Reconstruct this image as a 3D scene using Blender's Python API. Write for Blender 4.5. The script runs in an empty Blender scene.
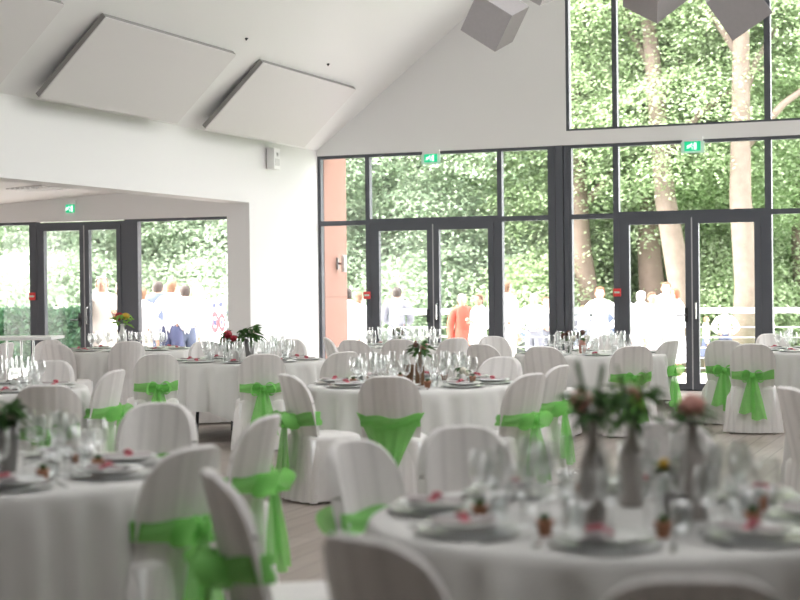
import bpy, bmesh, math, random
from mathutils import Vector, Matrix, noise
sc = bpy.context.scene
COL = sc.collection
PI = math.pi
# ------------------------------------------------------------------ camera
FPX, CAMH = 1550.0, 1.5
YAW = math.atan(610/1550.0); PITCH = -14.4/1550.0; ROLL = .011
F = Vector((-math.sin(YAW)*math.cos(PITCH), math.cos(YAW)*math.cos(PITCH), math.sin(PITCH)))
R0 = Vector((math.cos(YAW), math.sin(YAW), 0)); U0 = R0.cross(F)
RR = R0*math.cos(ROLL) - U0*math.sin(ROLL)
UU = U0*math.cos(ROLL) + R0*math.sin(ROLL)
cam_d = bpy.data.cameras.new('camera'); cam = bpy.data.objects.new('camera', cam_d); COL.objects.link(cam)
cam_d.sensor_width = 36; cam_d.lens = FPX/800*36
cam_d.clip_start = .05; cam_d.clip_end = 400
m = Matrix.Identity(4)
for i in range(3):
    m[i][0] = RR[i]; m[i][1] = UU[i]; m[i][2] = -F[i]
m[2][3] = CAMH
cam.matrix_world = m
cam_d.dof.use_dof = True; cam_d.dof.focus_distance = 17.0
cam_d.dof.aperture_fstop = cam_d.lens/1000/.036
sc.camera = cam
def at(px, D, z=0.0):
    """floor position D metres ahead of the viewpoint, at the bearing of picture column px"""
    u = (px-400)/FPX
    return Vector((D*(-math.sin(YAW)+u*math.cos(YAW)), D*(math.cos(YAW)+u*math.sin(YAW)), z))
def onY(px, W, z=0.0):
    u = (px-400)/FPX
    D = W/(math.cos(YAW)+u*math.sin(YAW))
    return at(px, D, z)
# ------------------------------------------------------------------ materials
def mat(name, col, rough=.6, metal=0, trans=0, spec=.4, noise_amt=0, nscale=8, bump=0, bscale=60, sheen=0, emit=None, es=0):
    M = bpy.data.materials.new(name); M.use_nodes = True
    nt = M.node_tree; b = nt.nodes['Principled BSDF']; out = nt.nodes['Material Output']
    b.inputs['Base Color'].default_value = (*col, 1); b.inputs['Roughness'].default_value = rough
    b.inputs['Metallic'].default_value = metal; b.inputs['Specular IOR Level'].default_value = spec
    if sheen: b.inputs['Sheen Weight'].default_value = sheen
    if emit: b.inputs['Emission Color'].default_value = (*emit, 1); b.inputs['Emission Strength'].default_value = es
    tc = nt.nodes.new('ShaderNodeTexCoord')
    if noise_amt:
        n = nt.nodes.new('ShaderNodeTexNoise'); n.inputs['Scale'].default_value = nscale; n.inputs['Detail'].default_value = 4
        nt.links.new(tc.outputs['Object'], n.inputs['Vector'])
        mx = nt.nodes.new('ShaderNodeMix'); mx.data_type = 'RGBA'
        mx.inputs[6].default_value = (*[c*(1-noise_amt) for c in col], 1); mx.inputs[7].default_value = (*[min(1, c*(1+noise_amt)) for c in col], 1)
        nt.links.new(n.outputs['Fac'], mx.inputs[0]); nt.links.new(mx.outputs[2], b.inputs['Base Color'])
    if bump:
        n2 = nt.nodes.new('ShaderNodeTexNoise'); n2.inputs['Scale'].default_value = bscale
        nt.links.new(tc.outputs['Object'], n2.inputs['Vector'])
        bp = nt.nodes.new('ShaderNodeBump'); bp.inputs['Strength'].default_value = bump; bp.inputs['Distance'].default_value = .01
        nt.links.new(n2.outputs['Fac'], bp.inputs['Height']); nt.links.new(bp.outputs[0], b.inputs['Normal'])
    if trans:
        t = nt.nodes.new('ShaderNodeBsdfTranslucent'); t.inputs['Color'].default_value = (*col, 1)
        ms = nt.nodes.new('ShaderNodeMixShader'); ms.inputs[0].default_value = trans
        nt.links.new(b.outputs[0], ms.inputs[1]); nt.links.new(t.outputs[0], ms.inputs[2]); nt.links.new(ms.outputs[0], out.inputs[0])
    return M
def glassmat(name, tint, f0, f1, rough=.02):
    M = bpy.data.materials.new(name); M.use_nodes = True; nt = M.node_tree; nt.nodes.clear()
    out = nt.nodes.new('ShaderNodeOutputMaterial'); tr = nt.nodes.new('ShaderNodeBsdfTransparent'); tr.inputs[0].default_value = (*tint, 1)
    gl = nt.nodes.new('ShaderNodeBsdfGlossy'); gl.inputs['Roughness'].default_value = rough; gl.inputs[0].default_value = (1, 1, 1, 1)
    lw = nt.nodes.new('ShaderNodeLayerWeight'); lw.inputs[0].default_value = .5
    mr = nt.nodes.new('ShaderNodeMapRange'); mr.inputs[3].default_value = f0; mr.inputs[4].default_value = f1
    nt.links.new(lw.outputs['Facing'], mr.inputs[0])
    ms = nt.nodes.new('ShaderNodeMixShader')
    nt.links.new(mr.outputs[0], ms.inputs[0]); nt.links.new(tr.outputs[0], ms.inputs[1]); nt.links.new(gl.outputs[0], ms.inputs[2])
    nt.links.new(ms.outputs[0], out.inputs[0])
    return M
def ramp_mat(name, cols, trans=.35, rough=.5, spec=.3):
    """colour varied from leaf to leaf"""
    M = bpy.data.materials.new(name); M.use_nodes = True; nt = M.node_tree
    b = nt.nodes['Principled BSDF']; out = nt.nodes['Material Output']
    b.inputs['Roughness'].default_value = rough; b.inputs['Specular IOR Level'].default_value = spec
    g = nt.nodes.new('ShaderNodeNewGeometry'); r = nt.nodes.new('ShaderNodeValToRGB')
    nt.links.new(g.outputs['Random Per Island'], r.inputs[0])
    while len(r.color_ramp.elements) < len(cols): r.color_ramp.elements.new(.5)
    for i, c in enumerate(cols):
        r.color_ramp.elements[i].position = i/(len(cols)-1); r.color_ramp.elements[i].color = (*c, 1)
    nt.links.new(r.outputs[0], b.inputs['Base Color'])
    t = nt.nodes.new('ShaderNodeBsdfTranslucent'); nt.links.new(r.outputs[0], t.inputs[0])
    ms = nt.nodes.new('ShaderNodeMixShader'); ms.inputs[0].default_value = trans
    nt.links.new(b.outputs[0], ms.inputs[1]); nt.links.new(t.outputs[0], ms.inputs[2]); nt.links.new(ms.outputs[0], out.inputs[0])
    return M
def wood_floor():
    M = bpy.data.materials.new('floor_boards'); M.use_nodes = True; nt = M.node_tree; b = nt.nodes['Principled BSDF']
    tc = nt.nodes.new('ShaderNodeTexCoord'); mp = nt.nodes.new('ShaderNodeMapping'); mp.inputs['Rotation'].default_value = (0, 0, PI/2)
    br = nt.nodes.new('ShaderNodeTexBrick'); br.inputs['Scale'].default_value = 1.0
    br.inputs['Brick Width'].default_value = 1.4; br.inputs['Row Height'].default_value = .16; br.inputs['Mortar Size'].default_value = .004
    br.inputs['Color1'].default_value = (.33, .275, .24, 1); br.inputs['Color2'].default_value = (.40, .345, .31, 1); br.inputs['Mortar'].default_value = (.16, .13, .11, 1)
    n = nt.nodes.new('ShaderNodeTexNoise'); n.inputs['Scale'].default_value = 3; mp2 = nt.nodes.new('ShaderNodeMapping'); mp2.inputs['Scale'].default_value = (8, .8, 1)
    nt.links.new(tc.outputs['Object'], mp.inputs[0]); nt.links.new(mp.outputs[0], br.inputs[0])
    nt.links.new(tc.outputs['Object'], mp2.inputs[0]); nt.links.new(mp2.outputs[0], n.inputs[0])
    mx = nt.nodes.new('ShaderNodeMix'); mx.data_type = 'RGBA'; mx.blend_type = 'MULTIPLY'; mx.inputs[0].default_value = .35
    nt.links.new(br.outputs[0], mx.inputs[6]); nt.links.new(n.outputs['Fac'], mx.inputs[7]); nt.links.new(mx.outputs[2], b.inputs['Base Color'])
    b.inputs['Roughness'].default_value = .42
    return M
WALL = mat('white_paint', (.79, .79, .785), .8, bump=.05, bscale=200)
CEIL = mat('ceiling_paint', (.80, .80, .795), .85)
FLOOR = wood_floor()
FRAME = mat('slate_frame', (.085, .092, .108), .45)
STRIP = mat('light_gasket', (.45, .46, .48), .4)
PANEL = mat('acoustic_panel', (.70, .685, .68), .9, bump=.15, bscale=300)
PSHADE = mat('panel_edge_shade', (.30, .29, .28), .9)  # dark grey puts the shade on the panel edges into the colour
CUBE = mat('cube_felt', (.44, .42, .425), .9, noise_amt=.06, nscale=30)
PANE = glassmat('window_glass', (.975, .985, .98), .015, .12)
GLASS = glassmat('drinking_glass', (.93, .945, .94), .09, .85, .04)
COVER = mat('chair_cover', (.80, .78, .765), .85, trans=.12, noise_amt=.04, nscale=20, bump=.1, bscale=90)
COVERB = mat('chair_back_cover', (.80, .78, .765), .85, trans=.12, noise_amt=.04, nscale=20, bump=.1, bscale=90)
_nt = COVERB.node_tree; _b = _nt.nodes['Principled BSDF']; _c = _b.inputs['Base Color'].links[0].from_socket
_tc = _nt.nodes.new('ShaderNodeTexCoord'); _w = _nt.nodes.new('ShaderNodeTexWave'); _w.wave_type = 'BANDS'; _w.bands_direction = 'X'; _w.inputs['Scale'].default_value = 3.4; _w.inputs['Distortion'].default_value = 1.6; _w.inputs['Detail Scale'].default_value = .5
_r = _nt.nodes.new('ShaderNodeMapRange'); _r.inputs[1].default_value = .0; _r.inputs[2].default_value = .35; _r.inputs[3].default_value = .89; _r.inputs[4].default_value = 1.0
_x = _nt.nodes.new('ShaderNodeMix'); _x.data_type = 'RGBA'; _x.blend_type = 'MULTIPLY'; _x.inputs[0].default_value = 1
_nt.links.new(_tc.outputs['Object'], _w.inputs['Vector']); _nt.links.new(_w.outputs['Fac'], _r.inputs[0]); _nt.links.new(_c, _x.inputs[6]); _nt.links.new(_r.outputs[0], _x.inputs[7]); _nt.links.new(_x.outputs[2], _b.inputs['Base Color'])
GREYW = mat('bounce_cut_grey', (.30, .29, .28), .8)  # made-up grey for the unseen walls, cuts their bounced light
CLOTH = mat('table_linen', (.64, .635, .615), .85, trans=.04, bump=.08, bscale=120)
PLASTIC = mat('white_plastic', (.78, .78, .77), .35)
SASH = mat('green_organza', (.30, .74, .20), .55, trans=.5, noise_amt=.15, nscale=25, spec=.5)
_nt = SASH.node_tree; _o = _nt.nodes['Material Output']; _src = _o.inputs[0].links[0].from_socket
_t = _nt.nodes.new('ShaderNodeBsdfTransparent'); _m = _nt.nodes.new('ShaderNodeMixShader'); _m.inputs[0].default_value = .18
_nt.links.new(_src, _m.inputs[1]); _nt.links.new(_t.outputs[0], _m.inputs[2]); _nt.links.new(_m.outputs[0], _o.inputs[0])
CHARGER = mat('silver_charger', (.60, .61, .61), .28, metal=.7)
CHINA = mat('white_china', (.74, .75, .74), .2)
NAPK = mat('grey_napkin', (.42, .38, .38), .8)
RIBBON = mat('red_ribbon', (.48, .12, .15), .6)
STEEL = mat('cutlery_steel', (.7, .7, .7), .2, metal=1)
TERRA = mat('terracotta_pot', (.42, .20, .12), .7)
GREEN = mat('leaf_green', (.07, .16, .045), .5, trans=.25)
LIME = mat('lime_leaf', (.22, .42, .08), .5, trans=.35)
ROSE = mat('pink_rose', (.72, .38, .32), .6, trans=.2)
REDF = mat('dark_red_bloom', (.45, .03, .05), .6, trans=.15)
YELF = mat('yellow_bloom', (.80, .55, .08), .6, trans=.2)
DARKF = mat('brown_bloom', (.10, .05, .035), .7)
CREAMF = mat('cream_bloom', (.75, .72, .62), .7, trans=.2)
TAUPE = mat('taupe_painted_bottle', (.40, .37, .345), .55)
WHITEV = mat('white_painted_vase', (.72, .72, .70), .4)
ZINC = mat('zinc_bucket', (.24, .235, .23), .5, metal=.5)
SPK = mat('speaker_white', (.88, .88, .88), .5)
BROWNG = mat('brown_bottle', (.20, .11, .06), .25)
PINK = mat('terracotta_render', (.28, .15, .115), .8, noise_amt=.06, nscale=5)
GROOVE = mat('render_joint', (.20, .11, .08), .9)
DECK = mat('pale_deck', (.52, .50, .48), .7, noise_amt=.04, nscale=2)
LAWN = mat('lawn', (.10, .20, .05), .9, noise_amt=.4, nscale=3)
WHITEM = mat('white_metal', (.85, .85, .85), .4)
BARK = mat('pale_bark', (.17, .13, .11), .9, noise_amt=.3, nscale=6, bump=.6, bscale=12)
BARKD = mat('dark_bark', (.15, .11, .09), .9, noise_amt=.3, nscale=6, bump=.6, bscale=12)
LEAF_A = ramp_mat('maple_leaves', [(.24, .33, .17), (.34, .44, .25), (.46, .55, .36), (.62, .69, .52)], .5)
LEAF_B = ramp_mat('pale_leaves', [(.34, .43, .32), (.46, .56, .43), (.58, .66, .52), (.72, .77, .64)], .5)
LEAF_C = ramp_mat('deep_leaves', [(.10, .18, .08), (.16, .27, .12), (.26, .38, .19)], .35)
HEDGE = ramp_mat('hedge_leaves', [(.02, .06, .03), (.035, .09, .045), (.06, .13, .06)], .25)
EXITG = mat('exit_green', (.02, .45, .22), .4, emit=(.01, .55, .25), es=.35)
EXITW = mat('exit_white', (.8, .9, .85), .4, emit=(.75, 1, .88), es=.5)
EXITP = mat('exit_acrylic', (.70, .86, .78), .3, trans=.3)
REDL = mat('red_label', (.75, .06, .06), .5)
BLACKM = mat('black_metal', (.03, .03, .035), .4)
GREYV = mat('vent_grey', (.66, .66, .66), .6)
LAMPW = mat('lamp_white', (.8, .8, .8), .4)
SKIN = mat('skin', (.58, .36, .27), .55)
# ------------------------------------------------------------------ mesh building
class MB:
    def __init__(s): s.v = []; s.f = []; s.mi = []; s.cur = 0
    def add(s, vs, fs):
        o = len(s.v); s.v += [tuple(v) for v in vs]; s.f += [tuple(i+o for i in f) for f in fs]; s.mi += [s.cur]*len(fs)
    def box(s, x0, x1, y0, y1, z0, z1):
        s.add([(x0,y0,z0),(x1,y0,z0),(x1,y1,z0),(x0,y1,z0),(x0,y0,z1),(x1,y0,z1),(x1,y1,z1),(x0,y1,z1)],
              [(0,3,2,1),(4,5,6,7),(0,1,5,4),(1,2,6,5),(2,3,7,6),(3,0,4,7)])
    def prism(s, poly, d):
        """extrude a 3-D polygon by vector d"""
        n = len(poly); d = Vector(d); P = [Vector(p) for p in poly]
        s.add(P+[p+d for p in P], [tuple(range(n))[::-1], tuple(range(n, 2*n))]+[(i, (i+1) % n, n+(i+1) % n, n+i) for i in range(n)])
    def lathe(s, prof, n=16, c=(0, 0, 0)):
        vs = []; fs = []; k = len(prof)
        for (r, z) in prof:
            for i in range(n):
                a = 2*PI*i/n; vs.append((c[0]+r*math.cos(a), c[1]+r*math.sin(a), c[2]+z))
        for j in range(k-1):
            for i in range(n): fs.append((j*n+i, j*n+(i+1) % n, (j+1)*n+(i+1) % n, (j+1)*n+i))
        if prof[0][0] > 1e-4: fs.append(tuple(range(n))[::-1])
        if prof[-1][0] > 1e-4: fs.append(tuple(range((k-1)*n, k*n)))
        s.add(vs, fs)
    def open_lathe(s, prof, n=16, c=(0, 0, 0)):
        vs = []; fs = []; k = len(prof)
        for (r, z) in prof:
            for i in range(n):
                a = 2*PI*i/n; vs.append((c[0]+r*math.cos(a), c[1]+r*math.sin(a), c[2]+z))
        for j in range(k-1):
            for i in range(n): fs.append((j*n+i, j*n+(i+1) % n, (j+1)*n+(i+1) % n, (j+1)*n+i))
        s.add(vs, fs)
    def tube(s, pts, rad, n=8):
        P = [Vector(p) for p in pts]; k = len(P); vs = []; fs = []
        if not hasattr(rad, '__len__'): rad = [rad]*k
        for j in range(k):
            t = (P[min(j+1, k-1)]-P[max(j-1, 0)]).normalized()
            a = Vector((0, 0, 1)) if abs(t.z) < .9 else Vector((1, 0, 0))
            u = t.cross(a).normalized(); w = t.cross(u)
            for i in range(n):
                an = 2*PI*i/n; vs.append(P[j]+(u*math.cos(an)+w*math.sin(an))*rad[j])
        for j in range(k-1):
            for i in range(n): fs.append((j*n+i, j*n+(i+1) % n, (j+1)*n+(i+1) % n, (j+1)*n+i))
        fs.append(tuple(range(n))[::-1]); fs.append(tuple(range((k-1)*n, k*n)))
        s.add(vs, fs)
    def grid(s, fn, nu, nv, closeu=False):
        vs = [fn(i/nu, j/nv) for j in range(nv+1) for i in range(nu+(0 if closeu else 1))]
        w = nu if closeu else nu+1
        fs = [(j*w+i, j*w+(i+1) % w, (j+1)*w+(i+1) % w, (j+1)*w+i) for j in range(nv) for i in range(nu)]
        s.add(vs, fs)
    def ell(s, c, r, nu=10, nv=7):
        def fn(u, v):
            a = 2*PI*u; b = PI*(v-.5)*.999
            return (c[0]+r[0]*math.cos(b)*math.cos(a), c[1]+r[1]*math.cos(b)*math.sin(a), c[2]+r[2]*math.sin(b))
        s.grid(fn, nu, nv, True)
    def xform(s, M):
        s.v = [tuple(M @ Vector(v)) for v in s.v]; return s
    def build(s, name, mats, parent=None, smooth=False, bevel=0):
        me = bpy.data.meshes.new(name); me.from_pydata(s.v, [], s.f)
        if not isinstance(mats, (list, tuple)): mats = [mats]
        for q in mats: me.materials.append(q)
        me.polygons.foreach_set('material_index', s.mi)
        if smooth: me.polygons.foreach_set('use_smooth', [True]*len(me.polygons))
        me.update()
        o = bpy.data.objects.new(name, me); COL.objects.link(o)
        if parent: o.parent = parent
        if bevel:
            b = o.modifiers.new('bevel', 'BEVEL'); b.width = bevel; b.segments = 2; b.limit_method = 'ANGLE'
        return o
def tag(o, label, cat, group=None, kind=None):
    o['label'] = label; o['category'] = cat
    if group: o['group'] = group
    if kind: o['kind'] = kind
    return o
def struct(o): o['kind'] = 'structure'; return o
def empty(name, loc=(0, 0, 0), rz=0):
    o = bpy.data.objects.new(name, None); COL.objects.link(o); o.location = loc; o.rotation_euler = (0, 0, rz); o.empty_display_size = .1
    return o
def dup(o, parent=None):
    c = o.copy(); COL.objects.link(c)
    if parent: c.parent = parent
    for ch in list(o.children): dup(ch, c)
    return c
rng = random.Random(7)
# ------------------------------------------------------------------ the room
XL, XR, W, YB = -9.75, 1.75, 21.4, -4.0
YP = 19.14; XA = -10.1; EAVE = 3.55; SL = .77; XM = -4.0
def roofz(x): return EAVE + SL*(x-XL) if x < XM else EAVE + SL*(XR-x)
b = MB(); b.box(-17, XR+.3, YB-.3, W+.12, -.2, 0); struct(b.build('floor', FLOOR))
# ceiling: two slopes
b = MB()
b.prism([(XL-.4, YB-.3, EAVE-.31), (XM, YB-.3, roofz(XM)), (XM, YB-.3, roofz(XM)+.25), (XL-.4, YB-.3, EAVE-.06)], (0, W+1.4-YB, 0))
def rslab(x0, x1, y0, y1):
    b.prism([(x0, y0, roofz(x0)), (x1, y0, roofz(x1)), (x1, y0, roofz(x1)+.25), (x0, y0, roofz(x0)+.25)], (0, y1-y0, 0))
XM_ = XM+1e-6
rslab(XM_, -3.4, YB-.3, W+1.1); rslab(.9, XR+.4, YB-.3, W+1.1)
ADDED_SKY_Y = [(3.2, 4.0), (8.5, 10.5), (14.8, 15.8)]  # skylight openings added in the unseen slope to brighten the room
yy = YB-.3
for a_, c_ in ADDED_SKY_Y: rslab(-3.4, .9, yy, a_); yy = c_
rslab(-3.4, .9, yy, W+1.1)
struct(b.build('ceiling', CEIL))
# left wall: upper band over the opening, pillar piece by the gable, and the solid part nearer the viewpoint
b = MB()
b.box(XA, XL, 7.0, W, 2.67, EAVE+.02); b.box(XA, XL, YP, W, 0, 2.67); b.box(XA, XL, YB-.3, 7.0, 0, EAVE+.02)
struct(b.build('wall_left', WALL))
for i_, (a_, c_) in enumerate(ADDED_SKY_Y):
    sk_ = empty('window_%d' % (10+i_)); struct(sk_)  # added skylight, out of view, lets in more daylight
    q = None
    _added_skylights = globals().setdefault('_added_skylights', []); _added_skylights.append((sk_, a_, c_))
b = MB(); b.box(XR, XR+.3, YB-.3, 18.4, 0, EAVE+.02); b.box(XR, XR+.3, 20, W, 0, EAVE+.02); b.box(XR, XR+.3, 18.4, 20, 2.7, EAVE+.02); struct(b.build('wall_right', GREYW))
b = MB(); b.prism([(XL-.3, YB, 0), (XR+.3, YB, 0), (XR+.3, YB, EAVE), (XM, YB, roofz(XM)+.2), (XL-.3, YB, EAVE)], (0, -.3, 0)); struct(b.build('wall_back', GREYW))
# gable wall round the glazing
ZT, ZU, ZUT, UX0, UX1 = 3.47, 3.67, 6.35, -5.86, -2.12
b = MB()
b.box(XL, XR, W, W+.3, ZT, ZU)
b.prism([(XL, W, ZU), (UX0, W, ZU), (UX0, W, roofz(UX0)+.02), (XL, W, EAVE+.02)], (0, .3, 0))
b.prism([(UX1, W, ZU), (XR, W, ZU), (XR, W, EAVE+.02), (UX1, W, roofz(UX1)+.02)], (0, .3, 0))
b.prism([(UX0, W, ZUT), (UX1, W, ZUT), (UX1, W, roofz(UX1)+.02), (XM, W, roofz(XM)+.02), (UX0, W, roofz(UX0)+.02)], (0, .3, 0))
b.box(XA, XL, W, W+.3, 0, EAVE+.02)
struct(b.build('wall_far', WALL))
GY = W+.04
def bars(bl, name='window_frame', parent=None, m=FRAME, d=.10):
    q = MB()
    for i_, (x0, x1, z0, z1) in enumerate(bl): q.box(x0, x1, GY-.02-i_*.0005, GY-.02+d+i_*.0005, z0, z1)
    return q.build(name, m, parent)
def pane(x0, x1, z0, z1, y=GY+.03, parent=None):
    q = MB(); q.box(x0, x1, y, y+.012, z0, z1); return q.build('pane', PANE, parent)
def door(n, jx0, jx1, mid, y, ztop, off, handle_side=1, jw=.085):
    """double glazed door standing in its own frame; off moves it in front of the frame plane"""
    r = empty('door_%d' % n, ((jx0+jx1)/2, y, 0)); struct(r)
    cx = (jx0+jx1)/2
    def bx(nm, l, m=FRAME, d=(0, .08), parent=r):
        q = MB()
        for i_, (x0, x1, z0, z1) in enumerate(l): q.box(x0-cx, x1-cx, d[0]-i_*.0007, d[1]+i_*.0007, z0, z1)
        return q.build(nm, m, parent)
    bx('door_frame', [(jx0, jx0+.06, 0, ztop), (jx1-.06, jx1, 0, ztop), (jx0, jx1, ztop-.05, ztop), (jx0, jx1, 0, .02)], d=(-.017, .09))
    for s, (a, c) in enumerate(((jx0+.06, mid-.004), (mid+.012, jx1-.06))):
        lf = bx('door_leaf', [(a, a+jw, .02, ztop-.05), (c-jw, c, .02, ztop-.05), (a, c, ztop-.05-jw, ztop-.05), (a, c, .02, .10)], d=(-.03, .05))
        g = bx('pane', [(a+jw, c-jw, .10, ztop-.05-jw)], PANE, (.01, .02), lf)
    bx('gasket', [(mid-.004, mid+.012, .02, ztop-.05)], STRIP, (-.035, .04))
    h = MB(); h.box(mid-cx-.10, mid-cx-.05, -.045, -.03, .95, 1.15); h.tube([(mid-cx-.075, -.04, 1.05), (mid-cx-.075, -.09, 1.05), (mid-cx-.21, -.09, 1.05)], .011)
    h.build('handle', BLACKM, r)
    h = MB(); h.tube([(mid-cx+.06, -.03, .98), (mid-cx+.06, -.075, 1.0), (mid-cx+.06, -.075, 1.22), (mid-cx+.06, -.03, 1.24)], .011)
    h.build('handle', STEEL, r)
    return r
for sk_, a_, c_ in _added_skylights:
    q = MB()
    for x0_, x1_ in ((-3.4, -3.32), (-1.3, -1.22), (.82, .9)): q.prism([(x0_, a_, roofz(x0_)+.02), (x1_, a_, roofz(x1_)+.02), (x1_, a_, roofz(x1_)+.2), (x0_, a_, roofz(x0_)+.2)], (0, c_-a_, 0))
    q.build('window_frame', FRAME, sk_)
    q = MB(); q.prism([(-3.4, a_, roofz(-3.4)+.12), (.9, a_, roofz(.9)+.12), (.9, a_, roofz(.9)+.14), (-3.4, a_, roofz(-3.4)+.14)], (0, c_-a_, 0)); q.build('pane', PANE, sk_)
wn = empty('window_9'); struct(wn)  # glazing added in the unseen right wall for extra daylight
q = MB()
for y_ in (18.4, 19.93): q.box(XR+.05, XR+.13, y_, y_+.07, 0, 2.7)
q.box(XR+.05, XR+.13, 18.4, 20, 2.63, 2.7); q.box(XR+.05, XR+.13, 18.4, 20, 0, .06); q.build('window_frame', FRAME, wn)
q = MB(); q.box(XR+.08, XR+.09, 18.47, 19.93, .06, 2.63); q.build('pane', PANE, wn)
# module 1 and 2 (in view), module 3 (beside them)
ZD = 2.45
def module(n, x0, s1, d0, d1, s2, x1, mid):
    wn = empty('window_%d' % n, (0, 0, 0)); struct(wn)
    bars([(x0, x0+.05, 0, ZT), (x1-.05, x1, 0, ZT), (x0, x1, ZT-.045, ZT), (s1, d0, ZD-.04, ZT), (d1, s2, ZD-.04, ZT),
          (x0, s1, ZD-.035, ZD+.035), (s2, x1, ZD-.035, ZD+.035), (d0, d1, ZD-.01, ZD+.05), (s1, d0, 0, ZD), (d1, s2, 0, ZD),
          (x0, s1, 0, .06), (s2, x1, 0, .06)], parent=wn)
    for a in ((x0+.05, s1, .06, ZD-.035), (s2, x1-.05, .06, ZD-.035), (x0+.05, s1, ZD+.035, ZT-.045), (d0, d1, ZD+.05, ZT-.045), (s2, x1-.05, ZD+.035, ZT-.045)):
        pane(*a, parent=wn)
    door(n, d0, d1, mid, GY, ZD, 0)
module(1, -9.75, -8.97, -8.90, -6.90, -6.83, -6.09, -7.90)
module(2, -5.84, -5.19, -5.11, -3.09, -3.0, -2.30, -4.09)
module(3, -2.05, -1.40, -1.32, .70, .78, 1.75, -.30)
q = MB()
for x0, x1 in ((-6.09, -6.03), (-6.02, -5.91), (-5.90, -5.84)): q.box(x0, x1, GY-.05 if x1-x0 > .08 else GY-.03, GY+.1, 0, ZT)
q.box(-6.04, -5.90, GY+.0, GY+.08, 0, ZT); struct(q.build('trim_1', FRAME))
q = MB(); q.box(-2.30, -2.05, GY-.03, GY+.1, 0, ZT); struct(q.build('trim_2', FRAME))
wn = empty('window_4'); struct(wn)
bars([(UX0, UX0+.045, ZU, ZUT), (UX1-.05, UX1, ZU, ZUT), (UX0, UX1, ZU, ZU+.03), (UX0, UX1, ZUT-.05, ZUT), (-5.19, -5.12, ZU, ZUT), (-3.085, -3.0, ZU, ZUT)], parent=wn)
for a in ((UX0+.045, -5.19), (-5.12, -3.085), (-3.0, UX1-.05)): pane(a[0], a[1], ZU+.03, ZUT-.05, parent=wn)
# annex: lower room through the opening on the left
YA = 19.36
def az(x): return 2.98 + .052*(x-XA)
b = MB(); b.prism([(-17, 5, az(-17)), (XA+.02, 5, az(XA)), (XA+.02, 5, az(XA)+.1), (-17, 5, az(-17)+.1)], (0, YA+.2-5, 0)); struct(b.build('ceiling_annex', CEIL))
b = MB()
b.prism([(-17, YA, 2.50), (XA, YA, 2.50), (XA, YA, az(XA)+.1), (-17, YA, az(-17)+.1)], (0, .25, 0)); b.box(-17, -15.6, YA, YA+.25, 0, 2.5)
struct(b.build('wall_annex_far', WALL))
b = MB(); b.box(-17.25, -17, 4.8, 5.4, 0, 3.1); b.box(-17.25, -17, 10.8, YA+.25, 0, 3.1); b.box(-17.25, -17, 5.4, 10.8, 2.4, 3.1); b.box(-17, XA, 4.8, 5.0, 0, 3.1); struct(b.build('wall_annex_left', WALL))
GY_ = GY; GY = YA+.05
wn = empty('window_5'); struct(wn)
bars([(-15.6, -15.5, 0, 2.5), (-13.53, -13.40, 0, 2.5), (-15.6, -13.5, 2.46, 2.5), (-15.5, -13.5, 0, .05)], parent=wn); pane(-15.5, -13.53, .05, 2.46, parent=wn)
door(4, -13.40, -11.90, -12.58, GY, 2.48, 0, jw=.07)
wn = empty('window_6'); struct(wn)
bars([(-11.90, -11.68, 0, 2.5), (XA-.03, XA, 0, 2.5), (-11.68, XA, 2.46, 2.5), (-11.68, XA, 0, .05)], parent=wn); pane(-11.68, XA-.03, .05, 2.46, parent=wn)
GY = GY_
wn = empty('window_7'); struct(wn)  # out-of-view window added to brighten the annex
q = MB()
for y_ in (5.4, 8.1, 10.72): q.box(-17.15, -17.07, y_, y_+.08, 0, 2.4)
q.box(-17.15, -17.07, 5.4, 10.8, 2.33, 2.4); q.box(-17.15, -17.07, 5.4, 10.8, 0, .06); q.build('window_frame', FRAME, wn)
q = MB(); q.box(-17.12, -17.11, 5.48, 10.72, .06, 2.33); q.build('pane', PANE, wn)
# vent in the annex ceiling
b = MB()
for i in range(7): b.box(-.28+i*.08, -.23+i*.08, -.28, .28, -.015, 0)
v = empty('ceiling_vent', (-12.2, 17.65, az(-12.2)-.012)); tag(v, 'square grey air vent in the low annex ceiling', 'vent')
b.build('grille', GREYV, v); b = MB(); b.box(-.33, .33, -.33, .33, 0, .012); b.build('backplate', GREYV, v)
# ceiling acoustic panels, hung parallel to the left slope
def slope_panel(y0, y1, label):
    r = empty('acoustic_panel'); tag(r, label, 'ceiling panel', 'acoustic panels on the sloping ceiling')
    s = math.atan(.95); c0 = Vector((-9.48, 0, 3.515)); du = Vector((math.cos(s), 0, math.sin(s))); n = Vector((math.sin(s), 0, -math.cos(s)))
    a = c0
    P = [a+Vector((0, y0, 0)), a+du*1.14+Vector((0, y0, 0)), a+du*1.14+Vector((0, y1, 0)), a+Vector((0, y1, 0))]
    r.location = P[0]
    q = MB(); q.prism([p-P[0]-n*0 for p in P], -n*.012); q.build('board', PANEL, r, bevel=.003)
    q = MB(); q.prism([p-P[0]-n*.013 for p in P], -n*.055); q.build('edge_shade', PSHADE, r)  # added dark backing layer that makes the board edges look shaded
    q = MB()
    for k in (.15, .85):
        for l in (.12, .88):
            p = du*1.14*k+Vector((0, (y1-y0)*l, 0)); q.tube([p-n*.06, p-n*.085], .012, 6)
    q.build('bracket', STEEL, r)
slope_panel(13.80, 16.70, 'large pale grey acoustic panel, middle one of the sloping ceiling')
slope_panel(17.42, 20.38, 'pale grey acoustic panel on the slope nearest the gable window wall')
slope_panel(10.15, 13.05, 'darker grey acoustic panel in the top left picture corner')
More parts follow.
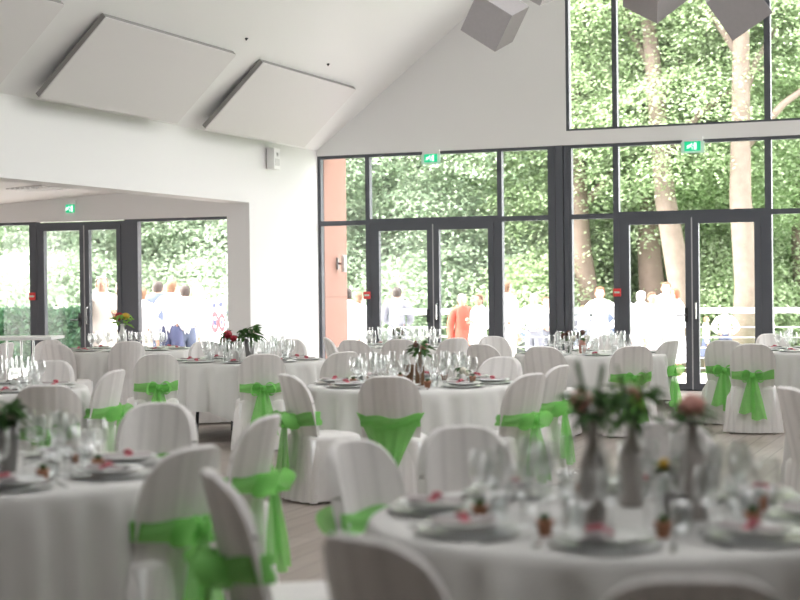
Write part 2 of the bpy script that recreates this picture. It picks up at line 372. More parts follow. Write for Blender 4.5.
for y, lb in ((16.7, 'tiny round ceiling fixture above the gap between two acoustic panels'), (19.1, 'tiny round ceiling fixture above the panel nearest the gable')):
    r = MB(); x = -8.52; r.lathe([(.022, 0), (.022, -.012), (.01, -.02), (.008, -.03)], 10)
    o = r.build('ceiling_sensor', BLACKM, smooth=True); o.location = (x, y, roofz(x)); tag(o, lb, 'sensor', 'ceiling fixtures')
# wall speaker on the left wall
r = empty('wall_speaker', (XL, 19.72, 3.31)); tag(r, 'small white box speaker high on the left wall near the gable', 'speaker')
q = MB(); q.box(.02, .14, -.07, .13, -.15, .15); q.build('cabinet', SPK, r, bevel=.01)
q = MB(); q.box(.141, .145, -.04, .10, -.10, .0); q.build('grille', GREYV, r); q = MB(); q.lathe([(.001, 0), (.03, 0)], 12); q.xform(Matrix.Translation((.143, .03, .06)) @ Matrix.Rotation(PI/2, 4, 'Y')); q.build('tweeter', GREYV, r)
q = MB(); q.box(0, .03, .0, .06, -.05, .05); q.build('bracket', STEEL, r)
# ------------------------------------------------------------------ exit signs
def exit_sign(p, w, h, label, plate=True, solid=False):
    r = empty('exit_sign', p); tag(r, label, 'exit sign', 'green emergency exit signs')
    q = MB(); q.box(-w/2-.03, w/2+.03, 0, .05, h/2, h/2+.06); q.build('housing', LAMPW, r)
    q = MB(); q.box(-w/2-(.05 if plate else 0), w/2+(.05 if plate else 0), .012, .02, -h/2-(.03 if plate else 0), h/2); q.build('acrylic_plate', EXITP if plate else EXITG, r)
    q = MB(); q.box(-w/2, w/2, .004, .012, -h/2, h/2); q.build('green_panel', EXITG, r)
    # pictogram: running figure, arrow, doorway
    q = MB(); k = h/.2; X = -.03*k
    q.ell((X+.012*k, 0, .055*k), (.013*k, .003, .013*k), 8, 5)
    for a, c in (((X, .04), (X-.015*k/k, .0)), ((X-.015, 0), (X+.02, -.03)), ((X+.02, -.03), (X+.015, -.07)), ((X-.015, 0), (X-.03, -.035)), ((X-.03, -.035), (X-.06, -.04)), ((X, .035), (X+.035, .01)), ((X, .035), (X-.035, .02))):
        q.tube([(a[0], 0, a[1]*k), (c[0], 0, c[1]*k)], .008*k, 5)
    q.build('running_figure', EXITW, r)
    q = MB(); q.box(.03*k, .085*k, -.001, .003, -.075*k, .07*k); q.build('doorway', EXITW, r)
    q = MB(); q.prism([(-.125*k, 0, 0), (-.095*k, 0, .03*k), (-.095*k, 0, .012*k), (-.07*k, 0, .012*k), (-.07*k, 0, -.012*k), (-.095*k, 0, -.012*k), (-.095*k, 0, -.03*k)], (0, -.003, 0)); q.build('arrow', EXITW, r)
exit_sign((-7.87, 21.28, 3.36), .20, .12, 'green exit sign above the left terrace door, at the top frame')
exit_sign((-4.04, 21.28, 3.37), .22, .13, 'green exit sign above the right terrace door, under the upper window')
exit_sign((-12.78, 19.33, 2.68), .14, .12, 'small green exit sign on the annex header above its door', plate=False)
# red break-glass labels on the frames
def red_label(p, label):
    r = empty('call_point', p); tag(r, label, 'sign', 'red emergency labels on the frames')
    q = MB(); q.box(-.055, .055, -.02, 0, -.055, .055); q.build('plate', REDL, r, bevel=.006); q = MB(); q.box(-.04, .04, -.024, -.02, -.012, .015); q.build('white_bar', EXITP, r)
red_label((-8.935, 21.37, 1.36), 'small red square label on the frame post left of the left terrace door')
red_label((-5.13, 21.37, 1.37), 'small red square label on the frame post left of the right terrace door')
red_label((-13.47, 19.37, 1.40), 'small red label on the annex door post')
# ------------------------------------------------------------------ hanging felt cubes
def cube(px, py, D, X, Y, s, label, flip=-1):
    """corner at bearing px,py; X,Y rows give how the three edges run right and up"""
    ex = Vector(X).normalized(); ey = Vector(Y); ey = (ey-ex*ey.dot(ex)).normalized(); ez = ex.cross(ey)*flip
    def edge(i): return (RR*ex[i]+UU*ey[i]+F*ez[i])*s
    c = Vector((0, 0, CAMH)) + (F+RR*(px-400)/FPX-UU*(py-300)/FPX)*D
    a, bb, cc = edge(0), edge(1), edge(2)
    r = empty('cube_pendant', c); tag(r, label, 'pendant', 'felt cubes hanging from the roof')
    q = MB(); vs = [Vector(), a, a+bb, bb]; q.prism(vs, cc); q.build('cube_shade', CUBE, r, bevel=.004)
    top = max([a, bb, cc, a+bb, a+cc, bb+cc, a+bb+cc], key=lambda v: v.z)
    zc = roofz(c.x+top.x)-c.z
    q = MB(); q.tube([top, (top.x, top.y, zc)], .006, 6); q.build('cord', BLACKM, r)
    q = MB(); q.lathe([(.05, 0), (.05, -.03), (.01, -.04)], 12, (top.x, top.y, zc)); q.build('ceiling_rose', LAMPW, r)
cube(495, 52, 14.5, (-29, 13, 17), (26.5, 38, 19), .40, 'grey felt cube hanging before the white gable wall, lowest corner down')
cube(657, 24, 14.5, (-32, 33, -5), (24, 24, 30), .42, 'grey felt cube hanging before the upper window, second from the right', 1)
cube(733, 41, 14.5, (-26, 34, 6), (34, 30, 14), .44, 'grey felt cube beside the right mullion of the upper window')
cube(540, 6, 18.0, (-29, 13, 15), (26.5, 38, 14), .42, 'grey felt cube just dipping below the top edge, left of upper window')
# ------------------------------------------------------------------ chairs
BH, BW = .885, .198
def back_pt(s, t, off=0.0, zlow=.45):
    """back panel surface; s across -1..1, t 0 bottom .. 1 top edge"""
    w = BW*(.90+.12*min(1, t*1.3)) if zlow > .4 and t > 0 else BW*.90
    ztop = .69 + (BH-.69)*max(0, 1-abs(s)**3.6)**(1/2.0)
    z = zlow + (ztop-zlow)*t
    x = s*(w+off*.9)
    y = .20 + .22*(z-.45) - .085*s*s + off
    y += .006*math.sin(s*17)*max(0, 1-abs(s))*(1 if off > 0 else .3)
    return (x, y, z)
def chair_meshes():
    d = {}
    # inner and outer faces of the backrest
    q = MB(); nu, nv = 28, 16
    def S(u): return math.sin((u-.5)*PI)
    def fn_in(u, v): return back_pt(S(u), v, -.012)
    def fn_out(u, v):
        s = S(u)
        if v > .5: return back_pt(s, (v-.5)*2, .022, .45)
        t = v*2  # skirt of the back, floor to seat height
        p = back_pt(s, 0, .022, .45); z = .015+(.45-.015)*t
        fl = (1-t)
        return (p[0]*(1+.20*fl+.24*min(1, fl*5))+.010*math.sin(s*14)*fl, p[1]+.055*fl+.014*math.sin(s*19)*fl, z)
    q.grid(fn_in, nu, nv); q.grid(fn_out, nu, nv*2)
    def rim(u, v):
        a = Vector(back_pt(S(u), 1, -.012)); c = Vector(back_pt(S(u), 1, .022)); p = a.lerp(c, v); p.z += .012*math.sin(v*PI)
        return p
    q.grid(rim, nu, 3)
    for sgn in (0, 1):
        def side(u, v, sgn=sgn):
            a = Vector(fn_in(sgn, v)); c = Vector(fn_out(sgn, .5+v/2)); return a.lerp(c, u)
        q.grid(side, 1, nv)
    d['back'] = q
    # seat cushion cloth and skirt
    q = MB(); n = 56
    def ring(k, z, grow, fold):
        a = 2*PI*k; ca, sa = math.cos(a), math.sin(a)
        e = 4.2; r = (abs(ca)**e+abs(sa)**e)**(-1/e)
        x = ca*r*(.222+grow); y = sa*r*(.225+grow)-.0
        f = fold*(math.sin(a*11+1)+.6*math.sin(a*17+2))
        return (x+ca*f, min(y+sa*f, .205+grow*.8), z)
    prof = [(.47, -.235, 0), (.474, -.12, 0), (.468, -.03, 0), (.455, -.006, 0), (.43, .0, .001), (.30, .012, .004), (.16, .026, .009), (.02, .04, .014)]
    q.grid(lambda u, v: ring(u, *prof[min(7, int(round(v*7)))]), n, 7, True)
    d['seat'] = q
    # leg tips of the plastic chair below the hem
    d['legs'] = []
    for sx in (-1, 1):
        for sy in (-1, 1):
            q = MB(); q.tube([(sx*.21, sy*.19, .0), (sx*.19, sy*.17, .44)], [.018, .024], 8); d['legs'].append(q)
    # sash band
    q = MB()
    def band(u, v):
        # loop round the back: front side then rear side
        zc = .585+(v-.5)*.085
        if u < .5: s = math.sin((u*2-.5)*PI); off = -.03
        else: s = math.sin((.5-(u-.5)*2)*PI); off = .044
        ztop = .69 + (BH-.69)*max(0, 1-abs(s)**3.6)**(1/2.0)
        p = back_pt(s, 0, off); y = .20+.22*(zc-.45)-.085*s*s+off+.006*math.sin(v*PI*3+s*4)
        x = s*(BW+.008)
        zz = zc - .02*(1-abs(s)) * (1 if off > 0 else 0) + .01*math.sin(s*5)*v
        return (x, y, zz)
    q.grid(band, 48, 6, True); d['band'] = q
    yb = .20+.22*.135+.05
    q = MB(); q.ell((0, yb+.02, .575), (.028, .026, .032), 10, 7); d['knot'] = q
    def loop(sx):
        q = MB()
        def fn(u, v):
            a = 2*PI*u; w = (v-.5)
            r = .5-.5*math.cos(a)
            x = sx*(.015+.095*r); z = .585 + .045*math.sin(a)*(1+.4*r) + w*.02 - .02*r
            y = yb+.02 + w*(.03+.09*r)+.012*math.sin(a*3+v*6)
            return (x, y, z)
        q.grid(fn, 24, 6, True); return q
    d['loops'] = [loop(-1), loop(1)]
    def tail(sx, L):
        q = MB()
        def fn(u, v):
            w = .02+.055*v**.8
            x = sx*(.012+.05*v)+(u-.5)*2*w
            y = yb+.015+.05*v*v*0+ .03*v + .012*math.sin(u*9+v*3)*(.4+v)
            z = .57-L*v+.01*math.sin(u*7)
            return (x, y, z)
        q.grid(fn, 12, 12); return q
    d['tails'] = [tail(-1, .42), tail(1, .36)]
    # draped variant: wide V that falls to one tail
    q = MB()
    def fn(u, v):
        s = (u-.5)*2
        hw = (BW+.01)*(1-v)**1.3*1.0+.03
        x = s*hw; top = .64-.075*(1-abs(s)); bot = .16
        z = top+(bot-top)*(v**.9 if abs(s) < .3 else v) 
        y = .20+.22*(max(z, .45)-.45)-.085*(x/BW)**2+.045+.03*v+.010*math.sin(s*14)*(.3+v)
        return (x, y, z)
    q.grid(fn, 24, 16); d['drape'] = q
    return d
CM = chair_meshes()
def make_chair(kind):
    r = empty('covered_chair')
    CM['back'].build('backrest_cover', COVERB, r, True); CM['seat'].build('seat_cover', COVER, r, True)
    for q in CM['legs']: q.build('leg', PLASTIC, r, True)
    if kind != 'plain':
        sb = CM['band'].build('sash', SASH, r, True)
        if kind == 'bow':
            CM['knot'].build('knot', SASH, sb, True)
            for q in CM['loops']: q.build('bow_loop', SASH, sb, True)
            for q in CM['tails']: q.build('sash_tail', SASH, sb, True)
        else: CM['drape'].build('sash_drape', SASH, sb, True)
    return r
protos = {}
def chair(px, D, face, kind, label, group):
    """px,D = middle of the backrest; face = world point the sitter would look at"""
    if kind not in protos: o = protos[kind] = make_chair(kind)
    else: o = dup(protos[kind])
    p = at(px, D); d = (Vector((face[0], face[1], 0))-p).normalized()
    o.location = p+d*.27; o.rotation_euler = (0, 0, math.atan2(d.y, d.x)+PI/2)
    tag(o, label, 'chair', group); return o
def look(ang):
    """direction for chairs: 0 = away from the viewpoint, 90 = towards picture right, 180 = towards the viewpoint"""
    a = math.radians(ang); return (F*math.cos(a)+R0*math.sin(a))
def chair_a(px, D, ang, kind, label, group):
    d = look(ang); p = at(px, D); return chair(px, D, p+Vector((d.x, d.y, 0))*2, kind, label, group)
# ------------------------------------------------------------------ tables
TR = .80
def cloth_mesh(seed):
    rg = random.Random(seed); ph = [rg.uniform(0, 6.28) for _ in range(5)]; rot = rg.uniform(0, PI/2); q = MB()
    prof = [(.0, .0), (.4, 0), (.74, 0), (.79, 0), (.803, -.008), (.812, -.03)]
    nd = 12; NU = 216
    def fn(u, v):
        a = 2*PI*u; k = v*(len(prof)-1+nd)
        j = int(round(k))
        fold = .9*(1-2*abs(math.sin(8*a+ph[0]+.5*math.sin(3*a))))*.6+.4*math.sin(21*a+ph[1])+.35*math.sin(34*a+ph[2])+.2*math.sin(7*a+ph[3])
        if j < len(prof): r, z = prof[j]; return (r*math.cos(a), r*math.sin(a), .757+z)
        t = (j-len(prof)+1)/nd
        hem = .30-.20*abs(math.cos(2*(a-rot)))**3
        z = .727+(hem-.727)*t
        r = .815+.04*t+fold*.05*t**.5
        return (r*math.cos(a), r*math.sin(a), z)
    q.grid(fn, NU, len(prof)-1+nd, True); return q
def table(px, D, name, seed):
    c = at(px, D); t = empty('round_table', c); tag(t, 'round folding table, ' + name, 'table', 'round banquet tables')
    q = MB(); q.lathe([(.01, .715), (TR-.01, .715), (TR, .72), (TR, .745), (TR-.01, .75), (.01, .75)], 48); q.build('tabletop', BARKD, t)
    for k in range(4):
        a = PI/4+k*PI/2; q = MB(); q.tube([(.55*math.cos(a), .55*math.sin(a), 0), (.5*math.cos(a), .5*math.sin(a), .715)], .017); q.build('leg', BLACKM, t)
    o = cloth_mesh(seed).build('tablecloth', CLOTH, None, True); o.location = c
    tag(o, 'white tablecloth, ' + name, 'tablecloth', 'white tablecloths')
    return c
# tableware prototypes
def lathe_obj(name, prof, m, n=24, opn=False, parent=None):
    q = MB(); (q.open_lathe if opn else q.lathe)(prof, n); return q.build(name, m, parent, True)
def proto(fn):
    c = {}
    def g():
        if 'o' not in c: c['o'] = fn(); return c['o']
        return dup(c['o'])
    return g
@proto
def P_charger(): return lathe_obj('charger_plate', [(.001, .006), (.10, .006), (.125, .012), (.158, .016), (.16, .013), (.12, .002), (.001, .001)], CHARGER, 32)
@proto
def P_plate(): return lathe_obj('dinner_plate', [(.001, .010), (.075, .010), (.095, .018), (.128, .024), (.13, .021), (.09, .006), (.07, 0.002), (.001, .002)], CHINA, 32)
@proto
def P_napkin():
    r = empty('napkin'); q = MB()
    def fn(u, v): return ((u-.5)*.075, (v-.5)*.19, .012*math.sin(u*PI)**.6*(1-.25*math.sin(v*PI))+.001)
    q.grid(fn, 8, 10); q.grid(lambda u, v: ((u-.5)*.075, (v-.5)*.19, 0), 8, 10); q.build('folded_cloth', NAPK, r, True)
    q = MB()
    q.grid(lambda u, v: ((u-.5)*.085, (v-.5)*.03, .014*math.sin(u*PI)**.5+.001), 8, 3); q.ell((0, 0, .018), (.02, .018, .01), 8, 5); q.ell((.022, .01, .016), (.016, .012, .008), 8, 5); q.build('ribbon', RIBBON, r, True)
    return r
@proto
def P_wine():
    r = empty('wine_glass')
    lathe_obj('bowl', [(.006, .085), (.022, .092), (.036, .115), (.040, .14), (.036, .175), (.031, .20)], GLASS, 20, True, r)
    lathe_obj('stem', [(.0045, .006), (.004, .05), (.006, .087)], GLASS, 10, True, r); lathe_obj('foot', [(.034, .0), (.033, .003), (.005, .008)], GLASS, 20, False, r)
    return r
@proto
def P_flute():
    r = empty('champagne_flute')
    lathe_obj('bowl', [(.005, .095), (.016, .11), (.024, .15), (.026, .19), (.023, .235)], GLASS, 18, True, r)
    lathe_obj('stem', [(.004, .006), (.0035, .05), (.005, .097)], GLASS, 10, True, r); lathe_obj('foot', [(.031, .0), (.030, .003), (.005, .008)], GLASS, 20, False, r)
    return r
@proto
def P_tumbler():
    return lathe_obj('water_glass', [(.001, .004), (.026, .004), (.030, .05), (.034, .10), (.036, .10), (.032, .05), (.028, 0), (.001, 0)], GLASS, 20)
def leaf_quad(q, p, d, L, wd, droop=.3):
    d = Vector(d).normalized(); s = d.cross(Vector((0, 0, 1)));
    if s.length < .1: s = Vector((1, 0, 0))
    s.normalize(); p = Vector(p)
    m = p+d*L*.5+Vector((0, 0, -droop*L*.15)); e = p+d*L+Vector((0, 0, -droop*L))
    q.add([p, m+s*wd/2, e, m-s*wd/2], [(0, 1, 2, 3)])
@proto
def P_pot():
    r = empty('favour_pot'); lathe_obj('pot', [(.001, 0), (.018, 0), (.025, .038), (.028, .038), (.028, .046), (.022, .046), (.021, .04), (.001, .038)], TERRA, 16, False, r)
    rg = random.Random(3); q = MB()
    for i in range(14):
        a = i*2.4; leaf_quad(q, (0, 0, .04), (math.cos(a), math.sin(a), .9+rg.random()), .035, .014, .1)
    q.build('plant', GREEN, r)
    return r
@proto
def P_fork():
    q = MB(); q.box(-.003, .003, -.09, .02, .001, .004)
    for k in range(3): q.box(-.009+k*.0075, -.006+k*.0075, .035, .085, .003, .006)
    q.box(-.009, .009, .02, .037, .002, .005); return q.build('fork', STEEL)
@proto
def P_knife():
    q = MB(); q.box(-.005, .005, -.10, -.01, .001, .007); q.prism([(-.007, -.01, .002), (.007, -.01, .002), (.007, .08, .002), (.0, .10, .002), (-.007, .09, .002)], (0, 0, .002)); return q.build('knife', STEEL)
POS = ['far edge', 'far right edge', 'right edge', 'near right edge', 'near edge', 'near left edge', 'left edge', 'far left edge']
def dress(c, short, full=True, rot=0, skip=(), three=True):
    """lay the places; clockwise from the far edge"""
    rg = random.Random(short)
    for k in range(8):
        if k in skip: continue
        d = look(k*45+rot); d = Vector((d.x, d.y, 0)).normalized(); s = Vector((d.y, -d.x, 0)); rz = math.atan2(d.y, d.x)-PI/2
        z = .758; w = 'at the %s of %s' % (POS[k], short)
        def put(o, r, l, zz, lab, cat, grp, dr=0):
            p = c+d*r+s*l; o.location = (p.x, p.y, z+zz); o.rotation_euler = (0, 0, rz+dr); tag(o, lab+' '+w, cat, grp+' on '+short)
        put(P_charger(), .60, 0, 0, 'silver charger plate', 'plate', 'charger plates')
        if full: put(P_plate(), .60, 0, .012, 'white dinner plate', 'plate', 'dinner plates')
        put(P_napkin(), .60, .02, .036 if full else .016, 'folded napkin with red ribbon', 'napkin', 'napkins', rg.uniform(-.5, .5))
        put(P_wine(), .40+rg.uniform(-.02, .02), .0, 0, 'stemmed wine glass', 'glass', 'wine glasses')
        put(P_flute(), .36+rg.uniform(-.02, .02), -.10, 0, 'tall champagne flute', 'glass', 'champagne flutes')
        put(P_wine(), .46, .07, 0, 'second stemmed wine glass', 'glass', 'wine glasses')
        put(P_flute(), .30, .03, 0, 'second champagne flute', 'glass', 'champagne flutes') if full or three else None
        if three: put(P_tumbler(), .40, .11, 0, 'straight water glass', 'glass', 'water glasses')
        if full:
            put(P_pot(), .42+rg.uniform(-.02, .02), .19, 0, 'tiny terracotta favour pot', 'pot', 'favour pots')
            put(P_fork(), .60, .19, 0, 'steel fork', 'fork', 'forks'); put(P_knife(), .60, -.19, 0, 'steel knife', 'knife', 'knives')
# flowers
def bouquet(p, blooms, leaves, seed, label, stem=.16, spread=.06, leafm=GREEN, leafL=.08, twigs=0, sc_=1):
    rg = random.Random(seed); r = empty('flower_bouquet', p); tag(r, label, 'flowers', 'table flowers')
    q = MB()
    tips = []
    for (x, y, z, rad, m) in blooms: q.tube([(0, 0, -stem), (x*.3, y*.3, z*.4), (x, y, z)], .003, 5)
    for i in range(twigs):
        a = rg.uniform(0, 6.3); q.tube([(0, 0, -stem*.5), (.02*math.cos(a), .02*math.sin(a), .05), (.05*math.cos(a), .05*math.sin(a), .13+rg.random()*.06)], .004, 5)
    q.build('stem', GREEN, r)
    q = MB()
    for i in range(leaves):
        a = rg.uniform(0, 2*PI); e = rg.uniform(-.5, 1.0); rr = rg.uniform(.0, spread*.6)
        leaf_quad(q, (rr*math.cos(a), rr*math.sin(a), rg.uniform(-.02, spread)), (math.cos(a), math.sin(a), e), leafL*rg.uniform(.6, 1.2), leafL*.45, .5)
    q.build('foliage', leafm, r)
    for (x, y, z, rad, m) in blooms:
        q = MB()
        def fn(u, v, rad=rad):
            a = 2*PI*u; bq = PI*(v-.5)*.98; k = rad*(1+.13*math.sin(a*5+v*9))
            return (x+k*math.cos(bq)*math.cos(a), y+k*math.cos(bq)*math.sin(a), z+k*.85*math.sin(bq))
        q.grid(fn, 20, 10, True); 
        for k in range(7):
            a = k*.9; leaf_quad(q, (x, y, z-rad*.3), (math.cos(a), math.sin(a), .5), rad*1.5, rad*.9, .2)
        q.build('bloom', m, r, True)
    return r
def bottle(p, h, rad, m, label, name='bottle_vase'):
    q = MB(); q.lathe([(.001, 0), (rad*.9, 0), (rad, .01), (rad, h*.55), (rad*.88, h*.64), (rad*.45, h*.76), (rad*.36, h*.95), (rad*.44, h*.97), (rad*.44, h), (rad*.3, h), (.001, h*.9)], 24)
    o = q.build(name, m, None, True); o.location = p; tag(o, label, 'vase', 'table vases'); return o
def vase(p, h, rad, m, label, name='vase'):
    q = MB(); q.lathe([(.001, 0), (rad*.7, 0), (rad*.8, h*.2), (rad, h*.7), (rad*1.05, h), (rad*.95, h), (rad*.7, h*.25), (.001, h*.2)], 24)
    o = q.build(name, m, None, True); o.location = p; tag(o, label, 'vase', 'table vases'); return o
T = {}
T[1] = table(618, 4.95, 'with the three bottle vases, nearest of all', 1)
T[2] = table(-20, 6.32, 'in the near left corner of the picture', 2)
T[3] = table(412, 11.7, 'in the middle of the room with a brown bottle', 3)
T[4] = table(247, 15.75, 'near the white pillar, dark red flowers on it', 4)
T[5] = table(127, 18.9, 'by the annex door, vase with orange flower', 5)
T[6] = table(-22, 11.7, 'at the left picture edge behind the near left table', 6)
T[7] = table(402, 19.0, 'before the left terrace door', 7)
T[8] = table(590, 16.5, 'before the wide window post', 8)
T[9] = table(822, 16.7, 'at the right picture edge before the windows', 9)
T[10] = table(928, 9.2, 'just inside the right edge behind the nearest table', 10)
N = {1: 'the nearest table', 2: 'the near left table', 3: 'the middle table', 4: 'the table near the pillar', 5: 'the annex door table', 6: 'the left edge table', 7: 'the left terrace door table', 8: 'the window post table', 9: 'the right edge window table'}
dress(T[1], N[1], True, rot=12); dress(T[2], N[2], True, rot=20); dress(T[3], N[3], True, rot=8)
dress(T[4], N[4], False, rot=5); dress(T[5], N[5], False, rot=0, three=False); dress(T[6], N[6], False, rot=10, skip=(5, 6)); dress(T[7], N[7], False, rot=15)
dress(T[8], N[8], False, rot=0); dress(T[9], N[9], False, rot=0, skip=(1, 2, 3), three=False)
TZ = .758
bottle(at(591, 4.72, TZ), .325, .041, TAUPE, 'taupe painted bottle vase, leftmost of three on the nearest table')
bouquet(at(591, 4.72, TZ+.335), [(-.035, 0, .05, .034, ROSE), (.02, .02, .02, .02, CREAMF)], 46, 11, 'pink rose with dark leaves and tall twigs in the leftmost bottle', twigs=5, spread=.08)
bottle(at(630, 5.15, TZ), .29, .040, TAUPE, 'taupe painted bottle vase, middle and farthest of three on the nearest table')
bouquet(at(630, 5.15, TZ+.30), [(.01, 0, .07, .026, ROSE)], 60, 12, 'bunch of dark and lime leaves with small pink bloom in the middle bottle', twigs=3, spread=.09)
r = bouquet(at(629, 5.18, TZ+.37), [(.0, 0, .02, .018, CREAMF)], 16, 13, 'lime green sprig standing up in the middle bottle', leafm=LIME, spread=.05, stem=.2)
bottle(at(691, 4.85, TZ), .30, .046, TAUPE, 'broad taupe painted bottle vase, rightmost of three on the nearest table')
bouquet(at(691, 4.85, TZ+.30), [(0, 0, .055, .040, ROSE)], 26, 14, 'single large pink rose with leaves in the rightmost bottle', spread=.05)
o = vase(at(673, 4.72, TZ), .10, .038, ZINC, 'small dark zinc bucket on the nearest table beside the rightmost bottle', 'zinc_bucket')
o = vase(at(664, 5.0, TZ), .13, .045, GLASS, 'clear glass jar of cream flowers behind the zinc bucket', 'glass_jar')
bouquet(at(664, 5.0, TZ+.13), [(-.02, 0, .01, .022, CREAMF), (.02, .01, .02, .02, CREAMF), (0, -.02, .03, .018, YELF)], 22, 15, 'low posy of cream flowers in the glass jar', stem=.09, spread=.04, leafL=.05)
vase(at(5, 6.3, TZ), .19, .05, ZINC, 'grey metal vase at the left picture edge on the near left table')
bouquet(at(4, 6.3, TZ+.20), [(.02, 0, .03, .02, CREAMF), (-.03, 0, .05, .025, CREAMF)], 90, 16, 'dense dark green bouquet in the grey metal vase', spread=.09, leafL=.07)
bottle(at(419, 11.5, TZ), .25, .035, BROWNG, 'brown glass bottle in the middle of the middle table')
bouquet(at(419, 11.5, TZ+.25), [(.03, 0, .03, .025, ROSE), (-.03, 0, .05, .022, DARKF)], 34, 17, 'brown and salmon flowers in the brown bottle', spread=.07, leafm=GREEN)
vase(at(408, 11.6, TZ), .15, .04, BROWNG, 'squat brown jar beside the brown bottle on the middle table', 'brown_jar')
vase(at(462, 11.4, TZ), .09, .03, WHITEV, 'small white pot with flowers at the right of the middle table', 'white_pot')
bouquet(at(462, 11.4, TZ+.09), [(0, 0, .02, .03, CREAMF), (.03, 0, .0, .02, CREAMF)], 20, 18, 'cream flowers in the small white pot on the middle table', stem=.06, spread=.05, leafL=.05)
vase(at(227, 15.6, TZ), .20, .055, GLASS, 'clear vase with dark red flowers on the pillar table', 'glass_vase')
bouquet(at(227, 15.6, TZ+.22), [(0, 0, .05, .045, REDF), (.07, 0, .01, .035, REDF), (-.05, 0, .0, .03, ROSE)], 30, 19, 'dark red and salmon flowers on the pillar table', spread=.09)
bottle(at(238, 15.9, TZ), .28, .05, WHITEV, 'white painted bottle between two bouquets on the pillar table')
vase(at(249, 15.6, TZ), .22, .05, ZINC, 'dark vase with green bouquet on the pillar table')
bouquet(at(249, 15.6, TZ+.24), [(.02, 0, .06, .03, CREAMF)], 70, 20, 'spiky green bouquet right of the white bottle', spread=.11, leafL=.11)
bottle(at(122, 18.6, TZ), .32, .055, WHITEV, 'white bottle vase on the annex door table')
bouquet(at(122, 18.6, TZ+.33), [(-.04, 0, .08, .05, REDF), (.05, 0, .08, .045, YELF), (-.10, 0, .06, .03, YELF)], 26, 21, 'orange and yellow flowers in the white bottle by the annex door', spread=.12, leafm=LIME, leafL=.12)
for px, D, m, lb in ((568, 16.4, DARKF, 'dark brown dried flowers, left one on the window post table'), (582, 16.5, DARKF, 'dark brown dried flowers, right one on the window post table')):
    vase(at(px, D, TZ), .14, .045, GLASS if px < 575 else ROSE, 'short vase holding the ' + lb[:-len(' on the window post table')]); bouquet(at(px, D, TZ+.16), [(-.05, 0, .03, .035, m), (.05, 0, .0, .035, CREAMF), (0, 0, .06, .03, m)], 20, px, lb, spread=.07, leafL=.07)
vase(at(398, 18.9, TZ), .14, .05, WHITEV, 'white pot with dark flowers on the left terrace door table', 'white_pot')
bouquet(at(398, 18.9, TZ+.15), [(-.05, 0, .03, .035, DARKF), (.05, 0, .02, .03, DARKF), (0, 0, .06, .03, CREAMF)], 24, 77, 'dark flowers in the white pot before the left terrace door', spread=.08)
# ------------------------------------------------------------------ chairs placed
def G(k): return 'chairs around ' + N.get(k, 'the right hand near table')
t = T
chair(387, 10.45, t[3], 'drape', 'white covered chair with draped green V sash, back square to view, at the middle table', G(3))
chair_a(531, 10.55, -48, 'bow', 'covered chair with green bow on the near right of the middle table', G(3))
chair_a(560, 11.6, -62, 'bow', 'covered chair with green bow, right side of the middle table, behind its neighbour', G(3))
chair(502, 13.0, t[3], 'plain', 'covered chair facing the viewer beyond the middle table', G(3))
chair_a(287, 10.8, 62, 'bow', 'covered chair turned sideways with green sash left of the middle table', G(3))
chair_a(266, 7.35, -72, 'bow', 'covered chair with large pale green bow hanging over the open floor', G(2))
chair_a(192, 5.95, -56, 'bow', 'covered chair with green sash pulled up to the near left table', G(2))
chair(158, 8.2, t[2]+Vector((.3, 0, 0)), 'bow', 'covered chair facing the viewer behind the near left table', G(2))
chair_a(214, 5.15, 76, 'bow', 'covered chair back with green sash left of the nearest table, closest on that side', G(1))
chair_a(350, 6.1, 128, 'bow', 'rounded covered chair facing right at the far left of the nearest table', G(1))
chair_a(362, 3.78, 46, 'plain', 'blurred covered chair top at the bottom edge left of the nearest table', G(1))
chair(460, 6.65, t[1], 'plain', 'broad grey covered chair facing the viewer, far left side of the nearest table', G(1))
chair(668, 6.75, t[1], 'plain', 'covered chair facing the viewer behind the three bottle vases', G(1))
chair(690, 3.22, t[1], 'plain', 'dark blurred covered chair top at the very bottom under the nearest table', G(1))
chair_a(789, 8.9, 75, 'plain', 'covered chair cut by the right picture edge behind the nearest table', G(10))
chair_a(115, 11.6, -75, 'bow', 'covered chair with bright green bow right of the left edge table', G(6))
chair_a(45, 9.9, -10, 'bow', 'covered chair back low at the left, before the left edge table', G(6))
chair(52, 13.2, t[6], 'plain', 'grey covered chair facing the viewer beyond the left edge table', G(6))
chair(54, 17.4, t[5], 'plain', 'slatted white chair back left of the annex door table', G(5))
chair_a(50, 18.6, 200, 'plain', 'white chair half hidden behind the slatted one by the annex door', G(5))
chair_a(6, 17.9, -70, 'plain', 'white chair at the left edge under the high table', G(5))
chair_a(128, 17.9, -25, 'plain', 'covered chair on the near side of the annex door table', G(5))
chair_a(157, 14.4, -20, 'bow', 'covered chair with green sash left of the pillar table', G(4))
chair(262, 14.1, t[4], 'bow', 'covered chair with green sash on the near side of the pillar table', G(4))
chair_a(344, 14.4, -35, 'bow', 'creased covered chair with green tail right of the pillar table', G(4))
chair(289, 17.9, t[4], 'plain', 'covered chair beyond the pillar table in front of the white wall', G(4))
chair(205, 17.5, t[4], 'plain', 'covered chair beyond the pillar table under the annex window', G(4))
chair(399, 17.6, t[7], 'plain', 'covered chair square to view before the left terrace door table', G(7))
chair_a(327, 18.4, 80, 'plain', 'white chair beside the terracotta wall, left of the door table', G(7))
chair_a(352, 17.5, 25, 'plain', 'covered chair on the near left of the left terrace door table', G(7))
chair(455, 17.8, t[7], 'plain', 'covered chair on the near right of the left terrace door table', G(7))
chair_a(480, 15.9, 38, 'plain', 'slatted covered chair with descending top edge behind the middle table', G(8))
chair(542, 15.1, t[8], 'plain', 'slatted covered chair square to view left of the window post table', G(8))
chair(633, 15.0, t[8], 'bow', 'covered chair with green sash right of the window post table, behind the roses', G(8))
